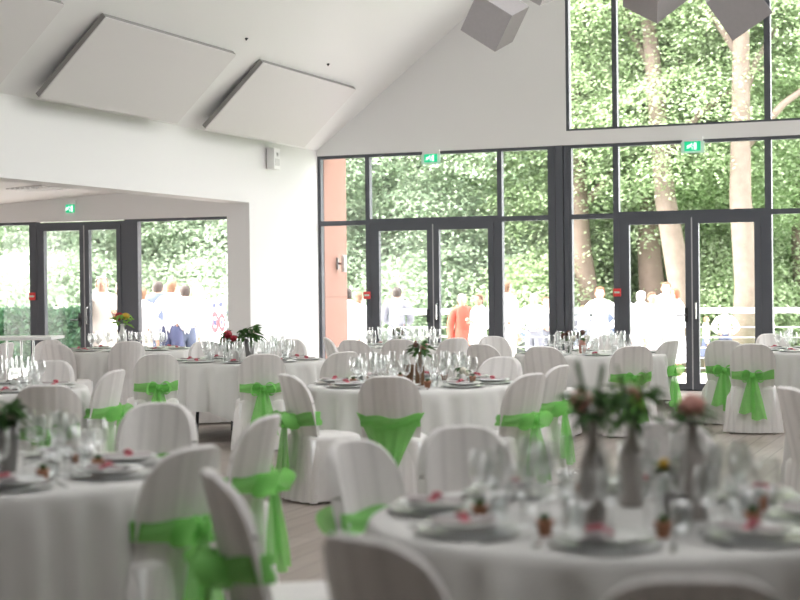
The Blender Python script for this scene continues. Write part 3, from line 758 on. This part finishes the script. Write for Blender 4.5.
chair_a(671, 16.3, -50, 'bow', 'covered chair turned left with green bow against the door post', G(8))
chair_a(492, 18.2, 160, 'plain', 'bright white chair before the post between left door and side pane', G(8))
chair(608, 18.1, t[8], 'plain', 'white domed chair back beyond the window post table', G(8))
chair_a(724, 16.2, 20, 'bow', 'covered chair with narrow green tail tucked left of its neighbour by the open door', G(9))
chair_a(752, 15.2, 14, 'bow', 'covered chair with long green tail before the right door', G(9))
chair(770, 18.0, t[9], 'plain', 'white chair facing the viewer behind the right edge window table', G(9))
# high bar table by the annex
r = empty('high_table', at(2, 15.6), YAW); tag(r, 'tall narrow white table on thin legs at the left edge by the annex', 'table')
q = MB(); q.box(-.56, .56, -.3, .3, 1.00, 1.03); q.build('tabletop', WHITEM, r, bevel=.004)
for sx in (-.5, -.02, .5):
    for sy in (-.25, .25):
        q = MB(); q.tube([(sx*.5 if abs(sx) > .1 else sx, sy, 0), (sx*.5 if abs(sx) > .1 else sx, sy, 1.0)], .012); q.build('leg', STEEL, r)
# ------------------------------------------------------------------ outside
b = MB(); b.box(-40, 20, YA+.25, 29.2, -.34, -.22); b.box(-40, 20, 29.2, 29.35, -.5, -.22); b.box(-10.2, 20, W+.31, 25.02, -.215, -.02); struct(b.build('ground_deck', DECK))
b = MB(); b.box(-90, 60, 29.3, 110, -.6, -.5); struct(b.build('ground_lawn', LAWN))
b = MB(); b.box(-10.0, -9.695, W+.125, 22.37, -.22, 4.1); o = struct(b.build('wall_terrace', PINK))
b = MB()
for z in (1.33, 2.43): b.box(-9.70, -9.692, W+.13, 22.372, z, z+.015)
o2 = b.build('trim_3', GROOVE); struct(o2)
r = empty('wall_light', (-9.695, 22.0, 1.85)); tag(r, 'small tubular up and down light on the terracotta wall', 'lamp')
q = MB(); q.box(0, .02, -.03, .03, -.09, .09); q.box(.02, .07, -.015, .015, -.015, .015); q.build('bracket', ZINC, r); q = MB(); q.lathe([(.04, -.13), (.04, .13)], 16, (.11, 0, 0)); q.build('lamp_tube', WHITEM, r, True)
# railing: spans between posts, each span its own thing
RZ = 1.02
def span(p0, p1, lab, zb):
    d = Vector((p1.x-p0.x, p1.y-p0.y, 0)); L = d.length
    r = empty('railing', (p0.x, p0.y, zb), math.atan2(d.y, d.x)); tag(r, lab, 'railing', 'white cable railing around the terrace')
    q = MB(); q.box(0, L, -.04, .04, RZ, RZ+.09); q.build('handrail', WHITEM, r, bevel=.01)
    q = MB(); q.box(-.025, .025, -.025, .025, 0, RZ); q.build('post', WHITEM, r)
    for k in range(5):
        q = MB(); z = .14+k*.165; q.tube([(0, 0, z), (L, 0, z)], .009, 6); q.build('cable', WHITEM, r, True)
RY = 24.95
for x0, x1, w in ((-9.9, -8.6, 'beside the terracotta wall'), (-8.6, -6.9, 'behind the left terrace door'), (-6.9, -5.2, 'behind the wide window post'), (-5.2, -3.5, 'behind the right terrace door'), (-3.5, -1.8, 'at the right picture edge')):
    span(Vector((x0, RY, 0)), Vector((x1, RY, 0)), 'white railing span with thin cables, '+w, -.02)
pl = [at(40, 41), at(88, 36.5), at(136, 32.5), at(184, 29.5), at(232, 27.4)]
for k, w in enumerate(('before the clipped hedge', 'behind the annex door right leaf', 'behind the annex post', 'with the banner behind the annex side pane')):
    span(pl[k], pl[k+1], 'white railing span receding, '+w, -.22)
# banner on the railing seen through the annex side pane
q0 = pl[3].lerp(pl[4], .72)+Vector((.02, -.09, .80)); r = empty('railing_banner', q0, math.atan2((pl[4]-pl[3]).y, (pl[4]-pl[3]).x)); tag(r, 'white banner with red rings and blue blocks tied to the railing', 'banner')
q = MB(); q.box(-.42, .42, 0, .01, -.30, .50); q.build('sheet', WHITEM, r)
RINGR = mat('ring_red', (.40, .012, .02), .6); BLUEB = mat('block_blue', (.008, .012, .05), .6)
for cx, rr in ((-.08, .20), (.26, .17)):
    q = MB(); vs = []; n = 28
    q.add([((cx+rad*math.cos(2*PI*i/n)), -.006, .08+rad*math.sin(2*PI*i/n)) for rad in (rr, rr*.5) for i in range(n)], [(i, (i+1) % n, n+(i+1) % n, n+i) for i in range(n)]); q.build('ring', RINGR, r)
q = MB(); q.box(-.38, -.30, -.006, -.001, -.25, .20); q.box(-.20, -.02, -.007, -.001, .34, .42); q.box(.12, .30, -.007, -.001, .36, .44); q.box(-.16, .0, -.008, -.001, .02, .12); q.box(.21, .30, -.008, -.001, .03, .12); q.build('blue_block', BLUEB, r)
# buffet table outside
r = empty('buffet_table', onY(165, 24.0, -.22)); tag(r, 'long white clothed buffet table on the terrace outside the annex', 'table')
q = MB()
def fnb(u, v):
    a = 2*PI*u; ca, sa = math.cos(a), math.sin(a); e = 8; rr = (abs(ca)**e+abs(sa)**e)**(-1/e)
    k = [(0.001, .80), (.6, .80), (.99, .80), (1.0, .79), (1.02, .4), (1.05, .03)][min(5, int(round(v*5)))]
    f = .012*math.sin(a*40)*(1 if k[1] < .5 else 0)
    return ((ca*rr*.62)*(k[0]+f), (sa*rr*.35)*(k[0]+f), k[1])
q.grid(fnb, 96, 5, True); q.build('cloth', CLOTH, r, True)
# cars parked beyond the railing
def car(px, D, col, label, rz):
    r = empty('parked_car', at(px, D, -.5), rz); tag(r, label, 'car', 'cars parked beyond the terrace')
    M = mat('car_paint', col, .25); q = MB()
    body = [(-2.1, .35), (-2.15, .7), (-2.0, .88), (-1.0, .95), (1.1, .95), (1.9, .85), (2.1, .65), (2.1, .35)]
    q.prism([(x, -.85, z) for x, z in body], (0, 1.7, 0)); q.build('body', M, r, bevel=.05)
    q = MB(); q.prism([(-1.5, -.72, .93), (-1.1, -.65, 1.36), (.1, -.65, 1.42), (.9, -.72, .94)], (0, 1.4, 0)); q.build('cabin', mat('car_glass', (.03, .035, .04), .1), r, bevel=.04)
    q = MB(); q.prism([(-1.1, -.62, 1.36), (-1.05, -.6, 1.42), (.05, -.6, 1.46), (.15, -.62, 1.41)], (0, 1.24, 0)); q.build('roof', M, r, bevel=.02)
    for x in (-1.35, 1.3):
        for y in (-.86, .76):
            q = MB(); q.lathe([(.02, 0), (.33, 0), (.34, .02), (.34, .1), (.02, .1)], 20); q.xform(Matrix.Translation((x, y+.1, .33)) @ Matrix.Rotation(PI/2, 4, 'X')); q.build('wheel', BLACKM, r)
car(590, 36, (.10, .12, .17), 'grey car parked beyond the railing behind the wide window post', -.35)
car(208, 36, (.06, .07, .10), 'dark car parked beyond the railing behind the annex side pane', -.2)
# ------------------------------------------------------------------ trees
def crown_mesh(name, seed, blobs, n, size, m, flat=.22, spray=70):
    """leaves in flat sprays over the shells of several blobs"""
    rg = random.Random(seed); vs = []; fs = []
    per = n//spray
    tot = sum(bq[3]*bq[3] for bq in blobs)
    for (cx, cy, cz, rad, rz) in blobs:
        for k in range(int(per*rad*rad/tot)):
            d = Vector((rg.gauss(0, 1), rg.gauss(0, 1), rg.gauss(0, 1))).normalized(); rr = rg.uniform(.45, 1.0)**.5
            c = Vector((cx+d.x*rad*rr, cy+d.y*rad*rr, cz+d.z*rz*rr))
            tilt = Vector((d.x*.5+rg.gauss(0, .18), d.y*.5+rg.gauss(0, .18), 1)).normalized()
            u = tilt.cross(Vector((rg.gauss(0, 1), rg.gauss(0, 1), 0))).normalized(); w = tilt.cross(u)
            sr = rg.uniform(.45, 1.15)
            for j in range(spray):
                a = rg.uniform(0, 2*PI); q = sr*math.sqrt(rg.random())
                p = c+u*q*math.cos(a)+w*q*math.sin(a)+tilt*rg.gauss(0, flat*.35)
                nrm = (tilt+Vector((rg.gauss(0, .35), rg.gauss(0, .35), rg.gauss(0, .2)))).normalized()
                e1 = nrm.cross(Vector((math.cos(a), math.sin(a), .01))).normalized(); e2 = nrm.cross(e1); L = size*rg.uniform(.7, 1.25)
                o = len(vs); vs += [p-e1*L*.5, p+e2*L*.36, p+e1*L*.5, p-e2*L*.36]; fs.append((o, o+1, o+2, o+3))
    me = bpy.data.meshes.new(name); me.from_pydata([tuple(v) for v in vs], [], fs); me.materials.append(m); me.update(); return me
def blobs_tall(seed, z0, z1, R, k=12):
    rg = random.Random(seed); L = []
    for i in range(k):
        t = (i+.5)/k; z = z0+(z1-z0)*t; rr = R*math.sin(PI*(.18+.75*t))*.75; a = i*2.4
        L.append((rr*math.cos(a)*.7, rr*math.sin(a)*.7, z, rg.uniform(.42, .6)*R, rg.uniform(.3, .42)*R))
    return L
CR = {
 'maple': crown_mesh('maple_crown', 1, blobs_tall(1, 4.4, 14, 4.6, 14), 190000, .09, LEAF_A),
 'maple2': crown_mesh('maple_crown', 2, blobs_tall(2, 3.6, 13, 4.2, 14), 180000, .09, LEAF_A),
 'bush': crown_mesh('bush_crown', 3, blobs_tall(3, 1.0, 12.0, 4.0, 15), 190000, .095, LEAF_B),
 'bush2': crown_mesh('bush_crown', 4, blobs_tall(4, 1.2, 13.0, 4.6, 15), 190000, .095, LEAF_B),
 'deep': crown_mesh('deep_crown', 5, blobs_tall(5, 1.5, 14.0, 4.8, 15), 100000, .13, LEAF_C),
 'shrub': crown_mesh('shrub_crown', 6, [(-.9, 0, .9, 1.1, .9), (.8, .1, 1.1, 1.2, 1.1), (0, .2, 1.7, 1.0, .9), (0, -.3, .6, 1.2, .7)], 30000, .09, LEAF_A),
 'shrubb': crown_mesh('shrub_crown', 8, [(-.9, 0, .9, 1.1, .9), (.8, .1, 1.1, 1.2, 1.1), (0, .2, 1.7, 1.0, .9), (0, -.3, .6, 1.2, .7)], 30000, .09, LEAF_B),
}
def tree(px, D, kind, label, r0=.25, lean=(0, 0), bark=BARK, s=1.0, rz=None, hz=9.0, boff=0.0):
    p = at(px, D, -.5); r = empty('leafy_tree' if kind[:5] != 'shrub' else 'shrub', p); tag(r, label, 'tree' if kind[:5] != 'shrub' else 'shrub', 'trees beyond the terrace' if kind[:5] != 'shrub' else 'shrubs beyond the terrace')
    o = bpy.data.objects.new('crown' if kind[:5] != 'shrub' else 'foliage', CR[kind]); COL.objects.link(o); o.parent = r; o.scale = (s, s, s)
    o.rotation_euler = (0, 0, rz if rz is not None else rng.uniform(0, 6.3)); back = Vector((F.x, F.y, 0))*boff; o.location = (lean[0]*.6+back.x, lean[1]*.6+back.y, 0)
    q = MB()
    if kind[:5] == 'shrub':
        for k in range(4): a = k*1.6; q.tube([(0, 0, 0), (.3*math.cos(a), .3*math.sin(a), 1.2)], [.03, .015], 6)
        q.build('stem', bark, r); return r
    pts = [(0, 0, 0)]+[(lean[0]*(k/6)+.06*math.sin(k*2.1), lean[1]*(k/6), hz*s*k/6) for k in range(1, 7)]
    q.tube(pts, [r0*1.25]+[r0*(1-.11*k) for k in range(1, 7)], 14); q.build('trunk', bark, r, True)
    for k in range(6):
        a = k*1.05+.3; z = hz*s*(.42+.09*k); t_ = z/(hz*s); bx = lean[0]*t_; by = lean[1]*t_; q = MB()
        q.tube([(bx, by, z), (bx+.9*math.cos(a), by+.9*math.sin(a), z+1.0), (bx+2.3*math.cos(a), by+2.3*math.sin(a), z+2.0)], [r0*.38, r0*.26, r0*.1], 8); q.build('branch', bark, r, True)
    return r
tree(746, 33.5, 'maple', 'maple with thick pale trunk seen through the right leaf of the right door', .30, (-.15, 0), hz=11.5, boff=3.2)
tree(688, 34.5, 'maple2', 'maple with pale trunk leaning left behind the open door stile', .30, (-1.35, .3), hz=11.5, boff=3.2)
tree(650, 37.5, 'maple2', 'maple with darker trunk between the two pale trunks', .36, (.1, 0), BARKD, boff=2.5)
tree(590, 37, 'maple', 'maple with brown trunk left of the right door', .30, (-.5, 0), BARKD, boff=2.5)
tree(716, 45, 'maple', 'maple with thin trunk far behind the pale ones', .22, (.3, 0), BARKD)
tree(800, 38, 'maple2', 'maple at the right picture edge', .28, (.2, 0), BARK)
tree(540, 47, 'maple', 'maple just left of the wide window post', .22, (0, 0), BARKD)
specs = [(500, 41, 'bush', 'pale leafy tree behind the left door right leaf'), (440, 44, 'bush2', 'pale leafy tree behind the left door left leaf'), (385, 42, 'bush', 'pale leafy tree right of the terracotta wall'),
         (330, 46, 'bush2', 'pale leafy tree behind the terracotta wall'), (255, 42, 'bush', 'leafy tree behind the white pillar'), (205, 44, 'bush2', 'leafy tree with layered boughs behind the annex side pane'),
         (150, 43, 'bush', 'leafy tree behind the annex post'), (100, 46, 'bush2', 'pale leafy tree behind the annex door'), (45, 44, 'bush', 'pale leafy tree at the left, behind the hedge'), (-10, 45, 'bush2', 'pale leafy tree at the left picture edge')]
for a in specs: tree(*a, bark=BARKD)
for i, px in enumerate(range(-60, 900, 74)):
    w = ['at the left picture edge', 'behind the annex left pane', 'behind the annex door', 'behind the annex post', 'behind the annex side pane', 'behind the white wall', 'left of the terracotta wall', 'behind the left door', 'behind the left side pane', 'behind the wide post', 'behind the right door left leaf', 'behind the right door right leaf', 'right of the right door'][min(i, 12)]
    tree(px, 56+(i % 3)*2, 'deep', 'tall deep green tree of the back row, ' + w, .25, bark=BARKD, s=1.25)
for i, px in enumerate(range(-50, 870, 46)):
    tree(px+rng.uniform(-8, 8), 40+rng.uniform(-2, 3), 'shrubb' if px < 480 else 'shrub', 'rounded shrub under the trees, %s of the lawn row' % ['first', 'second', 'third', 'fourth', 'fifth', 'sixth', 'seventh', 'eighth', 'ninth', 'tenth', 'eleventh', 'twelfth', 'thirteenth', 'fourteenth', 'fifteenth', 'sixteenth', 'seventeenth', 'eighteenth', 'nineteenth', 'twentieth'][i] + ' from the left', s=1.15)
# clipped hedge behind the railing on the left
rg = random.Random(9); vs = []; fs = []
for i in range(16000):
    f = rg.random(); x = rg.uniform(-4, 2.3)
    if f < .55: p = Vector((x, -.5+rg.gauss(0, .04), rg.uniform(0, 1.5)))
    elif f < .85: p = Vector((x, rg.uniform(-.5, .5), 1.5+rg.gauss(0, .04)))
    else: p = Vector((2.3+rg.gauss(0, .04), rg.uniform(-.5, .5), rg.uniform(0, 1.5)))
    a = Vector((rg.gauss(0, 1), rg.gauss(0, 1), rg.gauss(0, 1))).normalized(); c = a.cross(Vector((.3, .5, .8))).normalized(); L = rg.uniform(.05, .10)
    o = len(vs); vs += [p-a*L, p+c*L*.6, p+a*L, p-c*L*.6]; fs.append((o, o+1, o+2, o+3))
q = MB(); q.add(vs, fs); hp = at(62, 34.5, -.5); h = empty('hedge', hp, .2); tag(h, 'clipped dark green hedge behind the annex door', 'hedge')
q.build('foliage', HEDGE, h); q = MB(); q.box(-3.95, 2.25, -.45, .45, .02, 1.45); q.build('hedge_core', mat('hedge_dark', (.03, .06, .03), .9), h)
# ------------------------------------------------------------------ people
def person(px, D, ang, H, top, bottom, hair, label, female=False, arms='down', z0=0.0, long_hair=False, lean=0.0, dress=False):
    r = empty('person', at(px, D, z0)); d = look(ang); r.rotation_euler = (0, 0, math.atan2(d.y, d.x)+PI/2)
    tag(r, label, 'person', 'guests on the terrace')
    k = H/1.72; sh = .165 if female else .19; V = []; Rd = []; E = []; B = []
    def v(x, y, z, rad, p=None, bone='torso'):
        y -= lean*max(0, z-.95)
        V.append(Vector((x, y, z))*k); Rd.append(rad*k); i = len(V)-1
        if p is not None: E.append((p, i)); B.append((p, i, bone))
        return i
    pel = v(0, 0, .96, .125); wa = v(0, .0, 1.10, .105 if female else .12, pel); ch = v(0, -.005, 1.27, .125 if female else .14, wa); nb = v(0, .01, 1.42, .075, ch)
    ne = v(0, .0, 1.49, .05, nb, 'neck'); hd = v(0, -.012, 1.56, .074, ne, 'head'); ht = v(0, -.004, 1.64, .080, hd, 'head'); v(0, 0, 1.69, .05, ht, 'head')
    for s in (-1, 1):
        so = v(s*sh, .01, 1.385, .057, nb, 'torso')
        if arms == 'down': el, wr, hn = (s*(sh+.05), .03, 1.11), (s*(sh+.06), -.03, .88), (s*(sh+.06), -.05, .80)
        elif arms == 'glass' and s == 1: el, wr, hn = (s*(sh+.06), .02, 1.12), (s*(sh-.03), -.20, 1.20), (s*(sh-.07), -.26, 1.24)
        elif arms == 'glass': el, wr, hn = (s*(sh+.05), .03, 1.11), (s*(sh+.05), -.04, .88), (s*(sh+.05), -.06, .80)
        elif arms == 'hips': el, wr, hn = (s*(sh+.16), .06, 1.14), (s*(sh+.0), -.02, 1.0), (s*(sh-.04), -.06, .98)
        else: el, wr, hn = (s*(sh+.05), -.06, 1.13), (s*(sh-.02), -.30, 1.06), (s*(sh-.03), -.37, 1.05)
        e = v(*el, .042, so, 'arm'); w_ = v(*wr, .028, e, 'arm'); v(*hn, .034, w_, 'hand')
        hp_ = v(s*.085, 0, .89, .092, pel, 'leg'); kn = v(s*.10, -.015, .50, .062, hp_, 'leg'); an = v(s*.105, .02, .085, .042, kn, 'leg'); v(s*.12, -.13, .04, .036, an, 'foot')
    me = bpy.data.meshes.new('body'); me.from_pydata([tuple(a) for a in V], E, []); o = bpy.data.objects.new('body', me); COL.objects.link(o)
    sk = o.modifiers.new('skin', 'SKIN'); sk.use_smooth_shade = True
    for i, q in enumerate(me.skin_vertices[0].data): q.radius = (Rd[i], Rd[i]*(.75 if i in (0, 1, 2, 3) else 1)); q.use_root = (i == 0)
    ss = o.modifiers.new('sub', 'SUBSURF'); ss.levels = 2; ss.render_levels = 2
    dg = bpy.context.evaluated_depsgraph_get(); em = bpy.data.meshes.new_from_object(o.evaluated_get(dg)); bpy.data.objects.remove(o)
    vs = [vv.co.copy() for vv in em.vertices]; nr = [vv.normal.copy() for vv in em.vertices]; fs = [tuple(p.vertices) for p in em.polygons]
    def seg(p, a, c):
        d_ = c-a; t_ = max(0, min(1, (p-a).dot(d_)/max(1e-9, d_.dot(d_)))); return (p-a-d_*t_).length, t_
    lab = []
    for p in vs:
        best = min(((seg(p, V[a], V[c])[0]-(Rd[a]+Rd[c])/2*.9, bn, seg(p, V[a], V[c])[1]) for a, c, bn in B), key=lambda x: x[0]); lab.append((best[1], p.z/k, p.y/k))
    q = MB(); q.add(vs, fs)
    # face and fingers belong to the same body mesh
    hc = V[hd]; q.ell((0, hc.y-.078*k, hc.z+.015*k), (.011*k, .016*k, .02*k), 8, 5)
    for s in (-1, 1): q.ell((s*.078*k, hc.y+.01*k, hc.z+.02*k), (.012*k, .02*k, .03*k), 8, 5)
    q.ell((0, hc.y-.070*k, hc.z-.022*k), (.022*k, .010*k, .006*k), 8, 5)
    for s, hi in ((-1, None), (1, None)):
        cand = [c for a, c, bn in B if bn == 'hand' and (V[c].x > 0) == (s > 0)]
        if not cand: continue
        h_ = V[cand[0]]; par = [a for a, c, bn in B if c == cand[0]][0]; dr = (h_-V[par]).normalized(); sd = dr.cross(Vector((s, 0, .2))).normalized()
        for j in range(4):
            b0 = h_+sd*(j-1.5)*.018*k; L = (.065, .078, .072, .056)[j]*k; q.tube([b0, b0+dr*L*.6, b0+dr*L*.95+Vector((-s*.012, 0, 0))*k], [.010*k, .009*k, .007*k], 6)
        b0 = h_-dr*.02*k-sd*.03*k; q.tube([b0, b0-sd*.025*k+dr*.02*k, b0-sd*.03*k+dr*.05*k], [.011*k, .010*k, .008*k], 6)
    q.build('body', SKIN, r, True)
    def garment(nm, test, off, m):
        keep = [f for f in fs if all(test(*lab[i]) for i in f)]
        used = sorted({i for f in keep for i in f}); mp = {i: j for j, i in enumerate(used)}
        if not keep: return
        hem = lambda i, p: Vector((p.x, p.y, .905*k)) if nm in ('shirt', 'top') and lab[i][0] == 'torso' and lab[i][1] < .96 else p
        g = MB(); g.add([hem(i, vs[i]+nr[i]*off*k) for i in used], [tuple(mp[i] for i in f) for f in keep]); ob = g.build(nm, m, r, True)
        so_ = ob.modifiers.new('thick', 'SOLIDIFY'); so_.thickness = .006; so_.offset = 1
    tm, bm_, hm = top, bottom, hair
    garment('shirt' if not female else 'top', lambda bn, z, y: (bn == 'torso' and z > .90) or bn == 'arm', .020, tm)
    if dress or (female and not dress):
        q = MB(); q.grid(lambda u, v_: ((.15+.10*v_+.012*math.sin(u*2*PI*9)*v_)*math.cos(2*PI*u)*k, (.11+.09*v_+.012*math.sin(u*2*PI*9)*v_)*math.sin(2*PI*u)*k, (1.05-.62*v_)*k), 40, 8, True); ob = q.build('skirt', bm_, r, True)
    else: garment('trousers', lambda bn, z, y: bn == 'leg' or (bn == 'torso' and z <= 1.04), .010, bm_)
    garment('shoes', lambda bn, z, y: bn == 'foot', .006, BLACKM)
    garment('hair', lambda bn, z, y: bn == 'head' and (z > 1.655 or (y > -.02+.3*(1.60-z) and z > (1.52))), .012, hm)
    if long_hair:
        q = MB(); q.ell((0, V[hd].y+.06*k, V[hd].z-.06*k), (.085*k, .045*k, .15*k), 14, 9); q.build('hair', hm, r, True)
    q = MB()
    for s in (-1, 1): q.ell((s*.03*k, hc.y-.069*k, hc.z+.035*k), (.010*k, .006*k, .006*k), 8, 5)
    q.build('eyes', BLACKM, r, True)
    bpy.data.meshes.remove(em)
    return r
WS = mat('white_shirt', (.82, .82, .84), .8); CRD = mat('cream_dress', (.85, .78, .72), .8); BLS = mat('blue_suit', (.08, .10, .15), .8); GRS = mat('grey_suit', (.20, .21, .25), .8)
CORAL = mat('coral_top', (.45, .09, .06), .8); LBL = mat('light_blue_shirt', (.50, .62, .78), .8); NAVY = mat('navy_cloth', (.05, .06, .12), .8); BEIGE = mat('beige_trousers', (.62, .57, .50), .8)
DH = mat('dark_hair', (.04, .03, .025), .6); GH = mat('white_hair', (.65, .63, .60), .6); RH = mat('red_hair', (.35, .10, .05), .6); BH_ = mat('brown_hair', (.16, .09, .05), .6)
PP = [
 (102, 24.0, 160, 1.80, CRD, CRD, GH, 'woman-height person in long cream dress seen through the annex door', True, 'glass', True),
 (121, 25.0, 200, 1.72, WS, BEIGE, GH, 'person in white close to the annex door post', False, 'down', False),
 (142, 25.5, 20, 1.66, WS, BEIGE, BH_, 'person in white right beside the annex post', False, 'down', False),
 (158, 27.0, -10, 1.74, BLS, BLS, DH, 'dark haired person in blue jacket behind the annex side pane', False, 'down', False),
 (172, 25.5, 30, 1.80, WS, NAVY, BH_, 'person in white shirt right of the blue jacket', False, 'hips', False),
 (185, 26.0, -20, 1.72, WS, BLS, DH, 'dark haired person in white shirt and blue trousers', False, 'glass', False),
 (198, 26.5, -60, 1.70, WS, WS, GH, 'fair haired person in white at the right of the annex group', False, 'down', False),
 (347, 25.5, -30, 1.66, WS, WS, DH, 'person in white beside the terracotta wall', False, 'down', False),
 (359, 26.5, 40, 1.60, WS, WS, BH_, 'person in white behind the frame post of the left door', True, 'down', True),
 (397, 27.5, 10, 1.68, GRS, GRS, DH, 'dark haired person in grey jacket behind the left door', False, 'lean', False),
 (462, 26.0, 170, 1.58, CORAL, CORAL, GH, 'white haired person in coral top behind the left door right leaf', True, 'down', False),
 (479, 25.2, -120, 1.62, WS, WS, BH_, 'person in white beside the coral top', True, 'glass', False),
 (507, 26.0, 60, 1.76, WS, BEIGE, BH_, 'tall person in white shirt right of the left door', False, 'down', False),
 (534, 27.4, 200, 1.58, WS, GRS, GH, 'white haired person leaning on the railing left of the wide post', False, 'lean', False),
 (546, 27.9, 160, 1.52, GRS, GRS, BH_, 'person in grey beside the wide post', False, 'lean', False),
 (583, 27.8, 10, 1.34, GRS, GRS, BH_, 'person in grey jacket bent over the railing', False, 'lean', False),
 (600, 26.5, 190, 1.66, WS, WS, RH, 'red haired person in white right of the wide post', True, 'hips', False),
 (612, 27.8, 0, 1.42, BLS, BLS, GH, 'person in blue behind the red call label', False, 'lean', False),
 (630, 27.5, 0, 1.45, LBL, BLS, GH, 'person in blue shirt low behind the door pane', False, 'lean', False),
 (641, 26.3, 40, 1.60, WS, WS, GH, 'white haired person in white, leftmost of the bright trio', False, 'down', False),
 (652, 25.6, 150, 1.66, WS, WS, BH_, 'person in white in the middle of the right door left leaf', True, 'down', False),
 (666, 27.2, 180, 1.78, LBL, BEIGE, BH_, 'tall person in light blue shirt behind the right door', False, 'down', False),
 (676, 25.4, -60, 1.60, WS, WS, RH, 'person in white next to the door stile', True, 'glass', False),
 (706, 27.5, 100, 1.38, CRD, NAVY, BH_, 'bare armed child-size person in navy skirt behind the open leaf', True, 'down', False),
 (725, 26.5, 190, 1.46, WS, NAVY, RH, 'person in white shirt and dark trousers behind the open leaf', False, 'hips', False),
]
HEAD = {102: 275, 121: 281, 142: 287, 158: 280, 172: 279, 185: 284, 198: 284, 347: 287, 359: 291, 397: 286, 462: 293, 479: 293, 507: 280, 534: 293, 546: 296, 583: 305, 600: 286, 612: 302, 630: 302, 641: 290, 652: 291, 666: 281, 676: 287, 706: 316, 725: 307}
for (px, D, ang, H, a, c, hr, lb, fem, arms, lh) in PP:
    if px > 700: D = 30.5
    H = CAMH+.22-(HEAD[px]-285.6+.011*(px-400))/FPX*D
    person(px, D, ang, H, a, c, hr, lb.replace('woman-height ', ''), fem, arms, -.22, lh)
person(61, 36, 180, 1.86, WS, WS, GH, 'distant white haired person standing beyond the hedge', z0=-.5)
# ------------------------------------------------------------------ light
wd = bpy.data.worlds.new('sky'); sc.world = wd; wd.use_nodes = True
bg = wd.node_tree.nodes['Background']; bg.inputs[0].default_value = (1.0, .975, .985, 1); bg.inputs[1].default_value = 4.8
sd = bpy.data.lights.new('sun', 'SUN'); sd.energy = 8.0; sd.angle = math.radians(25); sd.color = (1, .96, .88)
so = bpy.data.objects.new('sun', sd); COL.objects.link(so)
sdir = Vector((-.80, -.42, .60)).normalized(); so.rotation_euler = sdir.to_track_quat('Z', 'Y').to_euler()
def portal(x0, x1, z0, z1, y):
    l = bpy.data.lights.new('window_portal', 'AREA'); l.shape = 'RECTANGLE'; l.size = x1-x0; l.size_y = z1-z0; l.cycles.is_portal = True
    o = bpy.data.objects.new('window_portal', l); COL.objects.link(o); o.location = ((x0+x1)/2, y, (z0+z1)/2); o.rotation_euler = (-PI/2, 0, 0)
portal(XL, XR, 0, ZT, W+.2); portal(UX0, UX1, ZU, ZUT, W+.2); portal(-15.6, XA, 0, 2.5, YA+.2)
def portal_m(c, sx, sy, rot):  # portals for the added skylights and side windows
    l = bpy.data.lights.new('window_portal', 'AREA'); l.shape = 'RECTANGLE'; l.size = sx; l.size_y = sy; l.cycles.is_portal = True
    o = bpy.data.objects.new('window_portal', l); COL.objects.link(o); o.location = c; o.rotation_euler = rot
s_ = math.atan(SL)
for a_, c_ in ADDED_SKY_Y: portal_m((-1.25, (a_+c_)/2, roofz(-1.25)+.30), 4.3/math.cos(s_), c_-a_, (0, s_, 0))
portal_m((-17.3, 8.1, 1.2), 2.4, 5.4, (0, -PI/2, 0))
portal_m((XR+.35, 19.2, 1.35), 2.7, 1.6, (0, PI/2, 0))
vs = sc.view_settings; vs.view_transform = 'Standard'; vs.look = 'None'; vs.gamma = 1.0; vs.use_curve_mapping = False; vs.exposure = 1.2
cy = sc.cycles; cy.use_denoising = True; cy.max_bounces = 8; cy.diffuse_bounces = 6; cy.glossy_bounces = 3; cy.transmission_bounces = 4; cy.transparent_max_bounces = 24
cy.caustics_reflective = False; cy.caustics_refractive = False; cy.sample_clamp_indirect = 8
